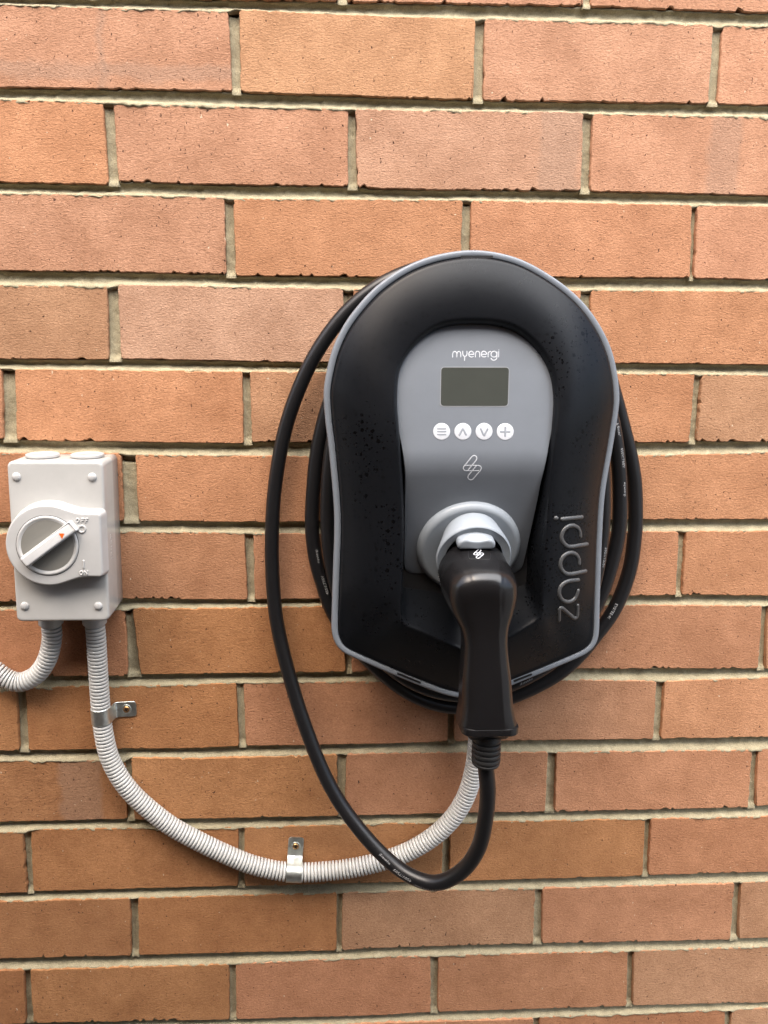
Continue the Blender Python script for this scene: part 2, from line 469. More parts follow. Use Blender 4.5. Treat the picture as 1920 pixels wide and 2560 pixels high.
# ------------------------------------------------------------------ brick wall
# every course: photo points along its top and bottom edge, and its perpend joints as
# (left edge at top, at bottom, right edge at top, at bottom) in photo pixels
ROWS = {
 0: dict(top=[(0, -195), (960, -168), (1920, -140)], bot=[(0, -14), (868, 3), (1459, 14), (1920, 32)], p=[(842, 845, 866, 868), (1464, 1459, 1488, 1477)]),
 1: dict(top=[(0, 9), (173, 16), (567, 26), (602, 23), (960, 40), (1185, 45), (1782, 61), (1920, 63)], bot=[(0, 217), (579, 227), (602, 230), (960, 242), (1183, 250), (1770, 258), (1920, 262)],
    p=[(570, 580, 598, 602), (1188, 1184, 1212, 1208), (1785, 1772, 1808, 1795)]),
 2: dict(top=[(0, 248), (255, 254), (492, 263), (868, 271), (960, 274), (1458, 281), (1484, 284), (1920, 292)], bot=[(0, 455), (272, 461), (297, 453), (521, 460), (868, 466), (960, 472), (1452, 477), (1920, 489)],
    p=[(257, 271, 282, 295), (871, 870, 888, 894), (1459, 1453, 1483, 1475)]),
 3: dict(top=[(0, 483), (289, 486), (561, 493), (584, 496), (960, 499), (1154, 500), (1727, 512), (1920, 515)], bot=[(0, 676), (336, 680), (564, 686), (590, 689), (960, 692), (1423, 693), (1719, 695), (1920, 700)],
    p=[(561, 566, 583, 590), (1156, 1153, 1178, 1175), (1730, 1726, 1745, 1735)]),
 4: dict(top=[(0, 712), (266, 715), (292, 711), (856, 721), (1478, 725), (1920, 728)], bot=[(0, 897), (272, 899), (303, 897), (764, 906), (1550, 908), (1920, 912)],
    p=[(267, 273, 294, 302), (858, 860, 882, 886), (1452, 1448, 1478, 1473)]),
 5: dict(top=[(0, 920), (38, 922), (605, 928), (810, 929), (1551, 934), (1737, 935), (1920, 938)], bot=[(0, 1099), (43, 1101), (608, 1109), (631, 1105), (770, 1106), (1590, 1106), (1712, 1107), (1740, 1104), (1920, 1105)],
    p=[(3, 8, 36, 43), (606, 609, 625, 630), (1170, 1168, 1192, 1190), (1738, 1724, 1756, 1740)]),
 6: dict(top=[(0, 1132), (300, 1132), (338, 1136), (770, 1140), (1597, 1138), (1725, 1136), (1920, 1131)], bot=[(0, 1307), (347, 1303), (660, 1305), (1608, 1299), (1920, 1299)],
    p=[(301, 309, 338, 347), (880, 882, 900, 902), (1452, 1448, 1472, 1468)]),
 7: dict(top=[(0, 1334), (307, 1329), (610, 1332), (764, 1334), (1607, 1328), (1920, 1327)], bot=[(0, 1505), (307, 1497), (619, 1500), (830, 1497), (1574, 1489), (1705, 1487), (1920, 1490)],
    p=[(40, 44, 62, 66), (611, 619, 634, 637), (1160, 1158, 1180, 1178), (1697, 1690, 1716, 1705)]),
 8: dict(top=[(0, 1525), (310, 1524), (333, 1520), (500, 1520), (820, 1516), (1563, 1513), (1920, 1513)], bot=[(0, 1694), (150, 1691), (316, 1690), (354, 1686), (640, 1683), (929, 1679), (1463, 1673), (1920, 1672)],
    p=[(312, 319, 331, 352), (861, 865, 884, 880), (1400, 1396, 1420, 1416), (1905, 1896, 1920, 1913)]),
 9: dict(top=[(0, 1728), (41, 1727), (65, 1720), (500, 1711), (612, 1707), (1416, 1700), (1664, 1702), (1920, 1694)], bot=[(0, 1877), (48, 1877), (241, 1874), (500, 1871), (616, 1866), (960, 1860), (1136, 1854), (1634, 1848), (1920, 1843)],
    p=[(41, 49, 63, 72), (590, 598, 609, 615), (1118, 1120, 1139, 1136), (1642, 1633, 1662, 1652)]),
 10: dict(top=[(0, 1903), (310, 1901), (330, 1893), (500, 1895), (842, 1886), (960, 1882), (1365, 1880), (1880, 1875), (1920, 1872)], bot=[(0, 2057), (315, 2049), (500, 2046), (844, 2040), (960, 2037), (1232, 2031), (1388, 2030), (1871, 2019), (1920, 2014)],
    p=[(311, 318, 328, 336), (843, 846, 867, 862), (1370, 1363, 1391, 1387), (1880, 1871, 1896, 1889)]),
 11: dict(top=[(0, 2080), (55, 2080), (78, 2074), (595, 2069), (891, 2061), (1235, 2054), (1611, 2047), (1920, 2040)], bot=[(0, 2233), (67, 2231), (593, 2217), (960, 2208), (1168, 2203), (1605, 2190), (1920, 2180)],
    p=[(56, 69, 76, 83), (596, 595, 611, 612), (1108, 1105, 1126, 1124), (1614, 1606, 1628, 1621)]),
 12: dict(top=[(0, 2254), (324, 2245), (842, 2233), (960, 2229), (1336, 2221), (1831, 2207), (1920, 2203)], bot=[(0, 2397), (330, 2389), (839, 2378), (960, 2371), (1330, 2360), (1825, 2349), (1920, 2345)],
    p=[(325, 329, 345, 347), (842, 841, 856, 855), (1339, 1333, 1356, 1355), (1835, 1826, 1853, 1845)]),
 13: dict(top=[(0, 2424), (58, 2424), (573, 2410), (960, 2393), (1076, 2390), (1568, 2378), (1920, 2367)], bot=[(0, 2560), (64, 2557), (573, 2549), (960, 2539), (1076, 2532), (1565, 2516), (1920, 2508)],
    p=[(60, 65, 76, 84), (573, 574, 590, 591), (1077, 1077, 1096, 1095), (1570, 1566, 1586, 1582)]),
 14: dict(top=[(0, 2586), (840, 2562), (960, 2556), (1330, 2545), (1814, 2526), (1920, 2520)], bot=[(0, 2724), (960, 2696), (1920, 2660)],
    p=[(345, 348, 362, 365), (840, 840, 856, 856), (1333, 1328, 1350, 1345), (1815, 1806, 1829, 1822)]),
}
TONE = dict(N=(.44, .222, .122), Y=(.455, .258, .140), P=(.455, .242, .145), G=(.42, .246, .158), T=(.415, .234, .132), R=(.415, .198, .102), O=(.445, .220, .114), B=(.345, .166, .074), W=(.385, .186, .080))  # W, B: brownish brick with the lower courses' dimmer, warmer light painted in
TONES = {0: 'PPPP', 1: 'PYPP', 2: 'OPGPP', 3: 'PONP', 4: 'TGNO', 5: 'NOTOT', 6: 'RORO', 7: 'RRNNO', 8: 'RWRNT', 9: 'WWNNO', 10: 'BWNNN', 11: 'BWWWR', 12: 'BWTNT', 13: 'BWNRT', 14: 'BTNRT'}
BANDS = {(1, 0): ((2, B(at(300, 205, 0))[2] , B(at(300, 150, 0))[2]), (0, B(at(235, 100))[0], B(at(268, 100))[0])),
         (2, 3): ((0, B(at(1767, 380))[0], B(at(1858, 380))[0]),),
         (2, 2): ((0, B(at(1340, 380))[0], B(at(1458, 380))[0]),),
         (10, 0): ((0, B(at(142, 1970))[0], B(at(262, 1970))[0]),)}

def poly_y(poly, x):
    P = np.array(poly, float)
    if x < P[0, 0]: return P[0, 1] + (x - P[0, 0]) * (P[1, 1] - P[0, 1]) / (P[1, 0] - P[0, 0])
    if x > P[-1, 0]: return P[-1, 1] + (x - P[-1, 0]) * (P[-1, 1] - P[-2, 1]) / (P[-1, 0] - P[-2, 0])
    return float(np.interp(x, P[:, 0], P[:, 1]))

wall = thing('brick_wall', (480, -Z0, 0), 'orange-red brick wall in stretcher bond with recessed sandy mortar joints behind the charger', 'wall')
beds_top, beds_bot, bricks, perps = {}, {}, [], []
US = np.arange(-620, 1640, 3.0)
def course_curve(poly):
    x = np.linspace(-260, 2180, 220)  # beyond the frame the edge runs on level
    Pw = np.array([at(a, poly_y(poly, a), 0)[:2] for a in x])
    return np.interp(US, Pw[:, 0], Pw[:, 1])
for r, R_ in ROWS.items():
    beds_top[r] = course_curve(R_['top']); beds_bot[r] = course_curve(R_['bot'])
for r in (-1, -2, -3, 15, 16, 17):                         # a little wall beyond the frame
    q = 0 if r < 0 else 14; off = 86.0 * (q - r)
    beds_top[r] = beds_top[q] + off; beds_bot[r] = beds_bot[q] + off
yt = lambda r, u: np.interp(u, US, beds_top[r]); yb = lambda r, u: np.interp(u, US, beds_bot[r])
for r in sorted(beds_top):
    PJ = []                                        # (uLt, uLb, uRt, uRb)
    if r in ROWS:
        for a, b_, c, d_ in ROWS[r]['p']:
            t_, o_ = ROWS[r]['top'], ROWS[r]['bot']
            PJ.append([at(a, poly_y(t_, a))[0], at(b_, poly_y(o_, b_))[0], at(c, poly_y(t_, c))[0], at(d_, poly_y(o_, d_))[0]])
    else:
        k0 = 116 if r % 2 else 236
        PJ = [[k0 - 5, k0 - 5, k0 + 5, k0 + 5]]
    while PJ[0][0] > -330: PJ.insert(0, [x - 240 + RNG.normal(0, 1.2) for x in PJ[0][:1]] * 2 + [PJ[0][0] - 230] * 2)
    while PJ[-1][0] < 1330: PJ.append([PJ[-1][0] + 240] * 2 + [PJ[-1][0] + 250] * 2)
    PJ = PJ[:]
    first_in = next((i for i, p in enumerate(PJ) if max(p) > (at(0, poly_y(ROWS[r]['top'], 0))[0] if r in ROWS else 0) + 1), 0)
    perps += [(r, p) for p in PJ]
    for i in range(len(PJ) - 1):
        L, Rr = PJ[i], PJ[i + 1]
        bricks.append((r, i - first_in + 1, (L[2], L[3], Rr[0], Rr[1])))

def brick_mesh(r, c, X, fine):
    (a, b_, c1, d_) = X
    step = 2.2 if fine else 24
    tl, tr, br, bl = (a, yt(r, a)), (c1, yt(r, c1)), (d_, yb(r, d_)), (b_, yb(r, b_))
    def edge(p, q, n): return [(p[0] + (q[0] - p[0]) * t, p[1] + (q[1] - p[1]) * t) for t in np.linspace(0, 1, n, endpoint=False)]
    nx, ny = max(2, int((tr[0] - tl[0]) / step)), max(2, int((tl[1] - bl[1]) / step))
    E = edge(bl, br, nx) + edge(br, tr, ny) + edge(tr, tl, nx) + edge(tl, bl, ny)      # counter-clockwise
    E = np.array(E)
    E[:nx, 1] = yb(r, E[:nx, 0]); E[nx + ny:2 * nx + ny, 1] = yt(r, E[nx + ny:2 * nx + ny, 0])
    # corners slightly rounded
    cen = np.array([(tl[0] + br[0]) / 2, (tl[1] + br[1]) / 2])
    for k in (0, nx, nx + ny, 2 * nx + ny): E[k] += (cen - E[k]) / np.linalg.norm(cen - E[k]) * RNG.uniform(.8, 2.2)
    sd = int(RNG.integers(1 << 30)); n = len(E)
    if fine:
        w = .5 * vnoise(E[:, 0] / 3.3, E[:, 1] / 3.3, sd) + .45 * vnoise(E[:, 0] / 11, E[:, 1] / 11, sd + 1)
        bite = np.maximum(0, vnoise(E[:, 0] / 3.5, E[:, 1] / 3.5, sd + 2) - .5) * RNG.uniform(1.5, 7)
        low = np.r_[np.ones(nx) * 1.6, np.ones(ny) * .5, np.ones(nx) * .9, np.ones(ny) * .5]
        E = inset(E, w * .9 + bite * low)
    pr = RNG.normal(0, .45); tx, ty = RNG.normal(0, .0022), RNG.normal(0, .004)
    dd = lambda P: pr + tx * (P[:, 0] - cen[0]) + ty * (P[:, 1] - cen[1])
    E1 = inset(E, .25); E2 = inset(E, .8)
    bev = (.5 + .5 * vnoise(E[:, 0] / 5, E[:, 1] / 5, sd + 4)) if fine else .5
    loops = [lift(E, -26.0), lift(E, dd(E) - .7 - .6 * bev), lift(E1, dd(E1) - .22 - .2 * bev), lift(E2, dd(E2))]
    V, Fs = loft(loops, False, True)
    return V, Fs, np.array([cen[0], cen[1], 0.0])

bm_mats = {k: brick_mat('fired_brick_marked', b_) for k, b_ in BANDS.items()}
for r, c, X in bricks:
    vis = -12 < r < 15 and X[2] > at(-40, 1280)[0] and X[0] < at(1960, 300)[0] and r in ROWS
    V, Fs, cen = brick_mesh(r, c, X, vis)
    o = mesh_obj('brick', V, Fs, bm_mats.get((r, c), MAT['brick']), wall, smooth=True, origin=cen)
    if (r, c) in bm_mats: o['label'] = 'brick crossed by a faint grey kiln mark'
    sharp(o, 50); o.data.polygons[len(o.data.polygons) - 1].use_smooth = False
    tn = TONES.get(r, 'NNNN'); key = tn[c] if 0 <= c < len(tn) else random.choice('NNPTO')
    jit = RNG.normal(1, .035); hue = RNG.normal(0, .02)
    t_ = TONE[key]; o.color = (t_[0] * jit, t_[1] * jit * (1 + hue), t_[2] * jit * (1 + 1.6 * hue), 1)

mb = MB()                                           # mortar: weathered beds and tooled perpends
rows_sorted = sorted(beds_top)
uf = np.arange(-600, 1620, 2.0)
for r in rows_sorted[:-1]:
    top, bot = np.interp(uf, US, beds_bot[r]), np.interp(uf, US, beds_top[r + 1])
    cs = np.array([-.35, -.05, .04, .13, .26, .40, .54, .68, .82, .94, 1.03, 1.12, 1.3])
    ds = np.array([-13, -5.0, -3.2, -5.0, -7.0, -7.9, -7.6, -6.0, -3.5, -1.3, -.35, -.6, -5])
    loops = []
    for c, d in zip(cs, ds):
        vv = top + (bot - top) * c
        vv = vv + .7 * vnoise(uf / 9, np.full_like(uf, c * 3 + r * 7.3), 11)
        k = .45 if c > -.2 else 0
        dd = d + k * (1.9 * vnoise(uf / 5, np.full_like(uf, c * 5 + r * 3.1), 12) + 1.5 * vnoise(uf / 2.2, np.full_like(uf, c * 7 + r * 5.7), 13) + 1.5 * vnoise(uf / 30, np.full_like(uf, c + r * 5.7), 14))
        if c >= 1: vv = vv - np.maximum(0, 1.3 * vnoise(uf / 6, np.full_like(uf, r * 9.1), 15) + .9 * vnoise(uf / 2.5, np.full_like(uf, r * 9.1), 16))
        loops.append(np.c_[uf, vv, dd])
    V, Fs = loft(loops[::-1], closed=False); mb.add(V, Fs)
HOLES = {(6, 0): 9, (8, 0): 7, (5, 0): 4, (1, 0): 4, (4, 1): 5, (3, 1): 3, (2, 2): 3}
cnt = {}
for r, (a, b_, c, d_) in perps:
    k = cnt.get(r, 0); cnt[r] = k + 1
    um = (a + c) / 2
    if um < -590 or um > 1600: continue
    v0, v1 = yt(r, um), yb(r, (b_ + d_) / 2)
    tt = np.arange(-.04, 1.045, 2.0 / 76)
    hole = 0
    pxk = [i for i, q in enumerate(ROWS.get(r, dict(p=[]))['p']) if abs(at(q[0], poly_y(ROWS[r]['top'], q[0]))[0] - a) < .01]
    if pxk: hole = HOLES.get((r, pxk[0]), 0)
    if not hole: hole = max(0, RNG.normal(1.0, 1.0))
    loops = []
    for s, d in zip([-.25, -.02, .12, .3, .5, .7, .88, 1.02, 1.25], [-15, -5.0, -5.2, -5.6, -5.8, -5.6, -5.2, -5.0, -15]):
        x = (a + (b_ - a) * tt) * (1 - s) + (c + (d_ - c) * tt) * s
        vv = v0 + (v1 - v0) * tt
        dd = d + .45 * vnoise(vv / 4, np.full_like(vv, s * 4 + um), 21) + .3 * vnoise(vv / 1.8, np.full_like(vv, s * 7 + um), 22) + 1.0 * vnoise(vv / 22, np.full_like(vv, um), 23)
        dd = dd - 16 * np.clip((hole - (v0 - vv) + 1.5 * vnoise(vv / 2, np.full_like(vv, s * 5), 24)) / 1.6, 0, 1)
        dd = dd + 3.2 * np.clip((5 - (vv - v1)) / 5, 0, 1) * (abs(s - .5) < .6)
        loops.append(np.c_[x, vv, dd])
    V, Fs = loft(loops, closed=False); mb.add(V, Fs)
mb.build('mortar', MAT['mortar'], wall)
v, f = bx(-3.0, 4.0, .012, .12, 0, 2.75)
mesh_obj('wall_core', v, f, MAT['mortar'], wall, smooth=False, world=True)

# ------------------------------------------------------------------ wall charger
sm = lambda x: (lambda t: t * t * (3 - 2 * t))(np.clip(x, 0, 1))
RING_D = 84.0
RING_PX = [(1182, 624), (1243, 630), (1303, 647), (1363, 678), (1424, 721), (1472, 769), (1508, 823), (1532, 877), (1546, 938), (1551, 992), (1549, 1022), (1541, 1076), (1531, 1136), (1521, 1191), (1514, 1239), (1510, 1290),
           (1507, 1350), (1505, 1400), (1503, 1462), (1501, 1522), (1500, 1575), (1496, 1602), (1485, 1622), (1468, 1636), (1448, 1646), (1363, 1682), (1279, 1716), (1225, 1738), (1172, 1748), (1120, 1741), (1062, 1721), (1002, 1697),
           (941, 1671), (880, 1644), (858, 1633), (842, 1618), (833, 1598), (829, 1575), (830, 1522), (832, 1462), (834, 1401), (836, 1345), (836, 1292), (833, 1239), (827, 1173), (821, 1112), (814, 1058), (809, 986),
           (815, 938), (830, 877), (857, 817), (893, 766), (941, 715), (1002, 672), (1062, 645), (1122, 630)]
O2 = np.array([at(*p, RING_D)[:2] for p in RING_PX])[::-1]             # counter-clockwise
OUT = resample(catmull(O2, 10, closed=True), n=420, closed=True)
for _ in range(3): OUT = .5 * OUT + .25 * (np.roll(OUT, 1, 0) + np.roll(OUT, -1, 0))
CEN = np.array([470.5, -495.0])

def radial(P, n=420):
    """outline resampled on rays from the centre, so that two outlines can be lofted"""
    a = np.unwrap(np.arctan2(P[:, 1] - CEN[1], P[:, 0] - CEN[0])); rr = np.linalg.norm(P - CEN, axis=1)
    o = np.argsort(a % (2 * math.pi)); a = (a % (2 * math.pi))[o]; rr = rr[o]
    a = np.r_[a[-1] - 2 * math.pi, a, a[0] + 2 * math.pi]; rr = np.r_[rr[-1], rr, rr[0]]
    t = np.linspace(0, 2 * math.pi, n, endpoint=False); q = np.interp(t, a, rr)
    return CEN + np.c_[np.cos(t), np.sin(t)] * q[:, None]

charger = thing('wall_charger', (471, -720, 0), 'black and grey wall mounted car charger with small display and four round buttons', 'car charger')
# rear housing the cable is wound round
bc = rrect(471, -512, 206, 330, 60, 14)
V, Fs = loft([lift(bc, .5), lift(bc, 60), lift(inset(bc, -6), 74)], True, True)
sharp(mesh_obj('back_case', V, Fs, MAT['case'], charger))
# grey trim ring
R0 = OUT
V, Fs = loft([lift(inset(R0, 7), 71), lift(inset(R0, 1.2), 71), lift(inset(R0, .2), 72.5), lift(R0, 76), lift(R0, 80.5), lift(inset(R0, .35), 82.6), lift(inset(R0, 1.2), 83.7), lift(inset(R0, 2.2), 84), lift(inset(R0, 5.7), 84), lift(inset(R0, 6.2), 83.4), lift(inset(R0, 6.4), 78)])
mesh_obj('trim_ring', V, Fs, MAT['trim'], charger)
# black shell: from the ring up over a rounded shoulder to the lip of the recess
LIP_PX = [(1188, 797), (1243, 800), (1293, 815), (1338, 848), (1370, 890), (1389, 935), (1396, 985), (1394, 1034), (1387, 1100), (1378, 1180), (1370, 1280), (1363, 1371), (1357, 1480), (1354, 1532), (1348, 1546), (1336, 1556), (1279, 1590), (1225, 1616), (1175, 1630),
          (1130, 1614), (1092, 1596), (1040, 1574), (1016, 1563), (1004, 1550), (1000, 1530), (1003, 1480), (1006, 1371), (1006, 1280), (1003, 1200), (998, 1130), (993, 1060), (989, 1000), (993, 930), (1011, 884), (1048, 840), (1096, 809), (1142, 799)]
def lip_d(v): return 101 + 16 * sm((-335 - v) / 130.0) - 1.5 * sm((-610 - v) / 45.0)
def at_lip(px, py):
    d = 112.0
    for _ in range(6): p = at(px, py, d); d = float(lip_d(p[1]))
    return at(px, py, d)
L2 = np.array([at_lip(*p)[:2] for p in LIP_PX])[::-1]
LIP = resample(catmull(L2, 10, closed=True), n=420, closed=True)
for _ in range(4): LIP = .5 * LIP + .25 * (np.roll(LIP, 1, 0) + np.roll(LIP, -1, 0))
A0, A1 = radial(inset(OUT, 6.7)), radial(LIP)
def shell_f(s): return 1 - (1 - s) ** 1.9
dl = lip_d(A1[:, 1])
loops = [lift(A0, 77.0), lift(A0, 84.0)]
LB = sm((-600 - A0[:, 1]) / 50.0)
for k_, h_ in ((.012, 3.2), (.028, 4.8), (.048, 5.6)): loops.append(np.c_[A0 * (1 - k_) + A1 * k_, 83.8 + h_ * (1 - .72 * LB)])
for s in np.linspace(.08, 1, 26):
    P = A0 * (1 - s) + A1 * s
    x_ = (s - .048) / .952; lowb = sm((-590 - P[:, 1]) / 50.0)
    b0 = 89.3 - 4.0 * LB
    loops.append(np.c_[P, b0 + (dl - b0) * (shell_f(x_) * (1 - lowb) + (1 - (1 - x_) ** 1.15) * lowb)])
BACK = np.array([CEN + (p - CEN) * .93 for p in A1]); BACK[:, 1] += 6 * sm((-540 - A1[:, 1]) / 40.0) + 46 * np.clip((-606 - A1[:, 1]) / 46.0, 0, 1)
for t_, dz in ((.08, .8), (.20, 2.2), (.34, 5.0)):
    P = A1 + (CEN - A1) * t_ * .08; loops.append(np.c_[P, dl - dz])
IN3 = loops[-1][:, :2]
for s in (.25, .5, .75, .92, 1.0):
    P = IN3 * (1 - s) + BACK * s; loops.append(np.c_[P, (dl - 5.0) * (1 - s) + 52 * s])
P = CEN + (BACK - CEN) * .95; loops.append(lift(P, 49.0))
SHELL_V, SHELL_F = loft(loops, False, True)
cover = mesh_obj('front_cover', SHELL_V, SHELL_F, MAT['cover'], charger)
BV_SHELL = bvh_of(SHELL_V, SHELL_F)
# small dark release slots in the ring
for p0, p1 in (((1152, 642), (1232, 642)), ((993, 1683), (1052, 1707)), ((1284, 1703), (1330, 1685))):
    a, b_ = at(*p0, 84), at(*p1, 84); t_ = (b_ - a)[:2]; L_ = np.linalg.norm(t_); t_ /= L_; nn = np.array([-t_[1], t_[0]])
    c = (a + b_)[:2] / 2; rr = rrect(0, 0, L_, 2.3, .5, 3); P = c + rr[:, :1] * t_ + rr[:, 1:] * nn
    V, Fs = loft([lift(P, 80), lift(P, 84.25)], False, True)
    mesh_obj('release_slot', V, Fs, MAT['dark'], charger, smooth=False)

# grey fascia: upper half leans back, below the emblem it rolls away into the recess
def panel_d(v):
    a = 90.5 + (-343 - v) * .192; b_ = 75.5 + (v + 588) * .345
    h_ = np.clip(.5 + (b_ - a) / 14.0, 0, 1)
    return b_ * (1 - h_) + a * h_ - 7.0 * h_ * (1 - h_)
def at_panel(px, py, up=0.0):
    d = 105.0
    for _ in range(8): p = at(px, py, d); d = float(panel_d(p[1])) + up
    return at(px, py, d)
PR = [(1188, 804), (1216, 805), (1243, 808), (1268, 815), (1291, 825), (1314, 840), (1333, 857), (1350, 877), (1364, 900), (1376, 930), (1384, 965), (1387, 1000), (1385, 1034), (1380, 1075), (1372, 1118), (1357, 1190), (1342, 1262), (1328, 1325), (1316, 1380), (1309, 1410), (1302, 1424), (1290, 1432)]
PRW = np.array([at_panel(*p)[:2] for p in PR]); UC = 469.3
PRW = PRW[np.argsort(-PRW[:, 1])]
vs = np.r_[PRW[0, 1] - 40 * (1 - np.cos(np.linspace(0, math.pi / 2, 14))), np.linspace(PRW[0, 1] - 43, PRW[-1, 1] + 6, 60), PRW[-1, 1] + 6 * (1 - np.sin(np.linspace(.1, math.pi / 2, 8)))]
PRs = catmull(PRW, 12); PRs = PRs[np.argsort(-PRs[:, 1])]
wv = np.interp(-vs, -PRs[:, 1], np.maximum(PRs[:, 0] - UC, 0.5)); wv[0] = 0.6
K = 24; xs = np.sin(np.linspace(-math.pi / 2, math.pi / 2, K + 1))
grid = np.array([[(UC + w * x, v_, panel_d(v_) - 1.2 * abs(x) ** 14) for x in xs] for v_, w in zip(vs, wv)])
G = grid.reshape(-1, 3); nR = len(vs); Fp = []
for i in range(nR - 1):
    for j in range(K): Fp.append((i * (K + 1) + j, (i + 1) * (K + 1) + j, (i + 1) * (K + 1) + j + 1, i * (K + 1) + j + 1))
border = [j for j in range(K, -1, -1)] + [i * (K + 1) for i in range(1, nR)] + [(nR - 1) * (K + 1) + j for j in range(1, K + 1)] + [i * (K + 1) + K for i in range(nR - 2, 0, -1)]
n0 = len(G); rim = G[border].copy(); rim[:, 2] -= 9; G2 = np.vstack([G, rim]); m_ = len(border)
Frim = [(border[i], border[(i + 1) % m_], n0 + (i + 1) % m_, n0 + i)[::-1] for i in range(m_)]
fascia = mesh_obj('front_panel', G2, Fp + Frim, MAT['panel'], charger); sharp(fascia, 50)
BV_PANEL = bvh_of(G, Fp)

def px_patch(pts, up, name, mat, parent, depth=1.5, bvh=BV_PANEL):
    """a thin plate following the surface behind a photo outline"""
    top = []; base = []
    for p in pts:
        q, n = cast(bvh, *p); top.append(q + n * up); base.append(q - n * depth)
    V, Fs = loft([np.array(base), np.array(top)], False, True)
    return mesh_obj(name, V, Fs, mat, parent, smooth=False)

def Z2(p): return (1060 + p[0] / 5.977, 850 + p[1] / 5.977)       # coordinates read from an enlargement of the fascia
def quadrr(c, r, k=7):
    """rounded four-sided outline from corner points (clockwise in the photo)"""
    out = []; c = np.array(c, float)
    for i in range(4):
        p, a, b_ = c[i], c[i - 1], c[(i + 1) % 4]
        ea, eb = (a - p) / np.linalg.norm(a - p), (b_ - p) / np.linalg.norm(b_ - p)
        for t in np.linspace(0, 1, k):
            out.append(p + ea * r * (1 - t) ** 2 + eb * r * t ** 2)
    return np.array(out)
q_out = quadrr([(250, 400), (1278, 402), (1260, 997), (238, 995)], 60); q_in = quadrr([(258, 411), (1268, 413), (1250, 984), (249, 983)], 52)
disp = px_patch([Z2(p) for p in q_out][::-1], .25, 'display', MAT['bezel'], fascia)
top_loop = np.array([(lambda h: h[0] + h[1] * .45)(cast(BV_PANEL, *Z2(p))) for p in q_in][::-1])
low_loop = np.array([(lambda h: h[0] + h[1] * .30)(cast(BV_PANEL, *Z2(p))) for p in q_in][::-1])
V, Fs = loft([low_loop, top_loop], False, True)
mesh_obj('display_glass', V, Fs, MAT['lcd'], fascia, smooth=False)
for (cx, cy), kind in (((263, 1368), 'menu'), ((581, 1368), 'up'), ((897, 1368), 'down'), ((1213, 1370), 'plus')):
    mb = MB()
    ring = [Z2((cx + 127 * math.cos(t), cy + 127 * math.sin(t))) for t in np.linspace(0, 2 * math.pi, 48, endpoint=False)][::-1]
    hs_ = [cast(BV_PANEL, *p) for p in ring]; cq = np.mean([h[0] for h in hs_], axis=0); nq = hs_[0][1]
    lp = [np.array([h[0] - h[1] for h in hs_]), np.array([h[0] + h[1] * .22 for h in hs_])]
    inn = lp[1] + (cq - lp[1]) * .06 + nq * .13
    V, Fs = loft(lp + [inn], False, True); mb.add(V, Fs, 0)
    S = dict(menu=[[(205, 1325), (322, 1325)], [(205, 1367), (322, 1367)], [(205, 1411), (322, 1411)]], up=[[(528, 1418), (580, 1322), (628, 1415)]],
             down=[[(848, 1330), (895, 1430), (948, 1330)]], plus=[[(1150, 1370), (1275, 1370)], [(1214, 1306), (1211, 1432)]])[kind]
    for st in S: stroke_mesh(mb, [Z2(p) for p in st], 1.9 if kind != 'menu' else 1.55, .14, BV_PANEL, smooth=False, lift_=.36, mi=1)
    mb.build('button', [MAT['print'], MAT['symbol']], fascia)
mb = MB()
for st in ([(428, 255), (428, 212), (438, 184), (460, 171), (480, 182), (490, 212), (490, 253)], [(490, 212), (500, 184), (521, 171), (540, 184), (549, 212), (549, 253)],
           [(578, 171), (579, 212), (590, 236), (610, 246), (630, 236), (641, 212), (641, 171)], [(608, 250), (604, 305)],
           [(672, 214), (742, 214), (736, 188), (708, 169), (680, 182), (667, 213), (678, 243), (707, 256), (734, 248)],
           [(768, 254), (769, 210), (780, 180), (801, 169), (822, 180), (832, 210), (832, 254)],
           [(860, 214), (932, 214), (926, 188), (898, 169), (868, 182), (856, 213), (866, 243), (896, 256), (924, 248)],
           [(957, 254), (958, 208), (968, 182), (992, 171)],
           [(1088, 212), (1078, 184), (1045, 169), (1012, 184), (1001, 213), (1012, 244), (1045, 257), (1076, 244), (1088, 212)], [(1090, 180), (1088, 255), (1078, 288), (1045, 304), (1012, 292), (1003, 275)],
           [(1116, 174), (1114, 254)], [(1118, 150)]):
    stroke_mesh(mb, [Z2(p) for p in st], .92, .10, BV_PANEL, lift_=.06, step=.5, sec=5)
mb.build('lettering', MAT['print'], fascia)
EMB = [[(628, 1955), (602, 1948), (585, 1920), (596, 1890), (720, 1738), (748, 1725), (778, 1738), (790, 1768), (778, 1800), (650, 1955)],
       [(632, 1875), (815, 1875), (845, 1888), (858, 1915), (845, 1946), (732, 2080), (700, 2093), (668, 2080), (653, 2050), (666, 2020), (785, 1878)],
       [(628, 1955), (815, 1955)], [(632, 1875), (606, 1879)]]
mb = MB()
for st in EMB: stroke_mesh(mb, [Z2(p) for p in st], 1.0, .10, BV_PANEL, lift_=.06, step=.6, smooth=False, sec=5)
mb.build('emblem', MAT['print'], fascia)

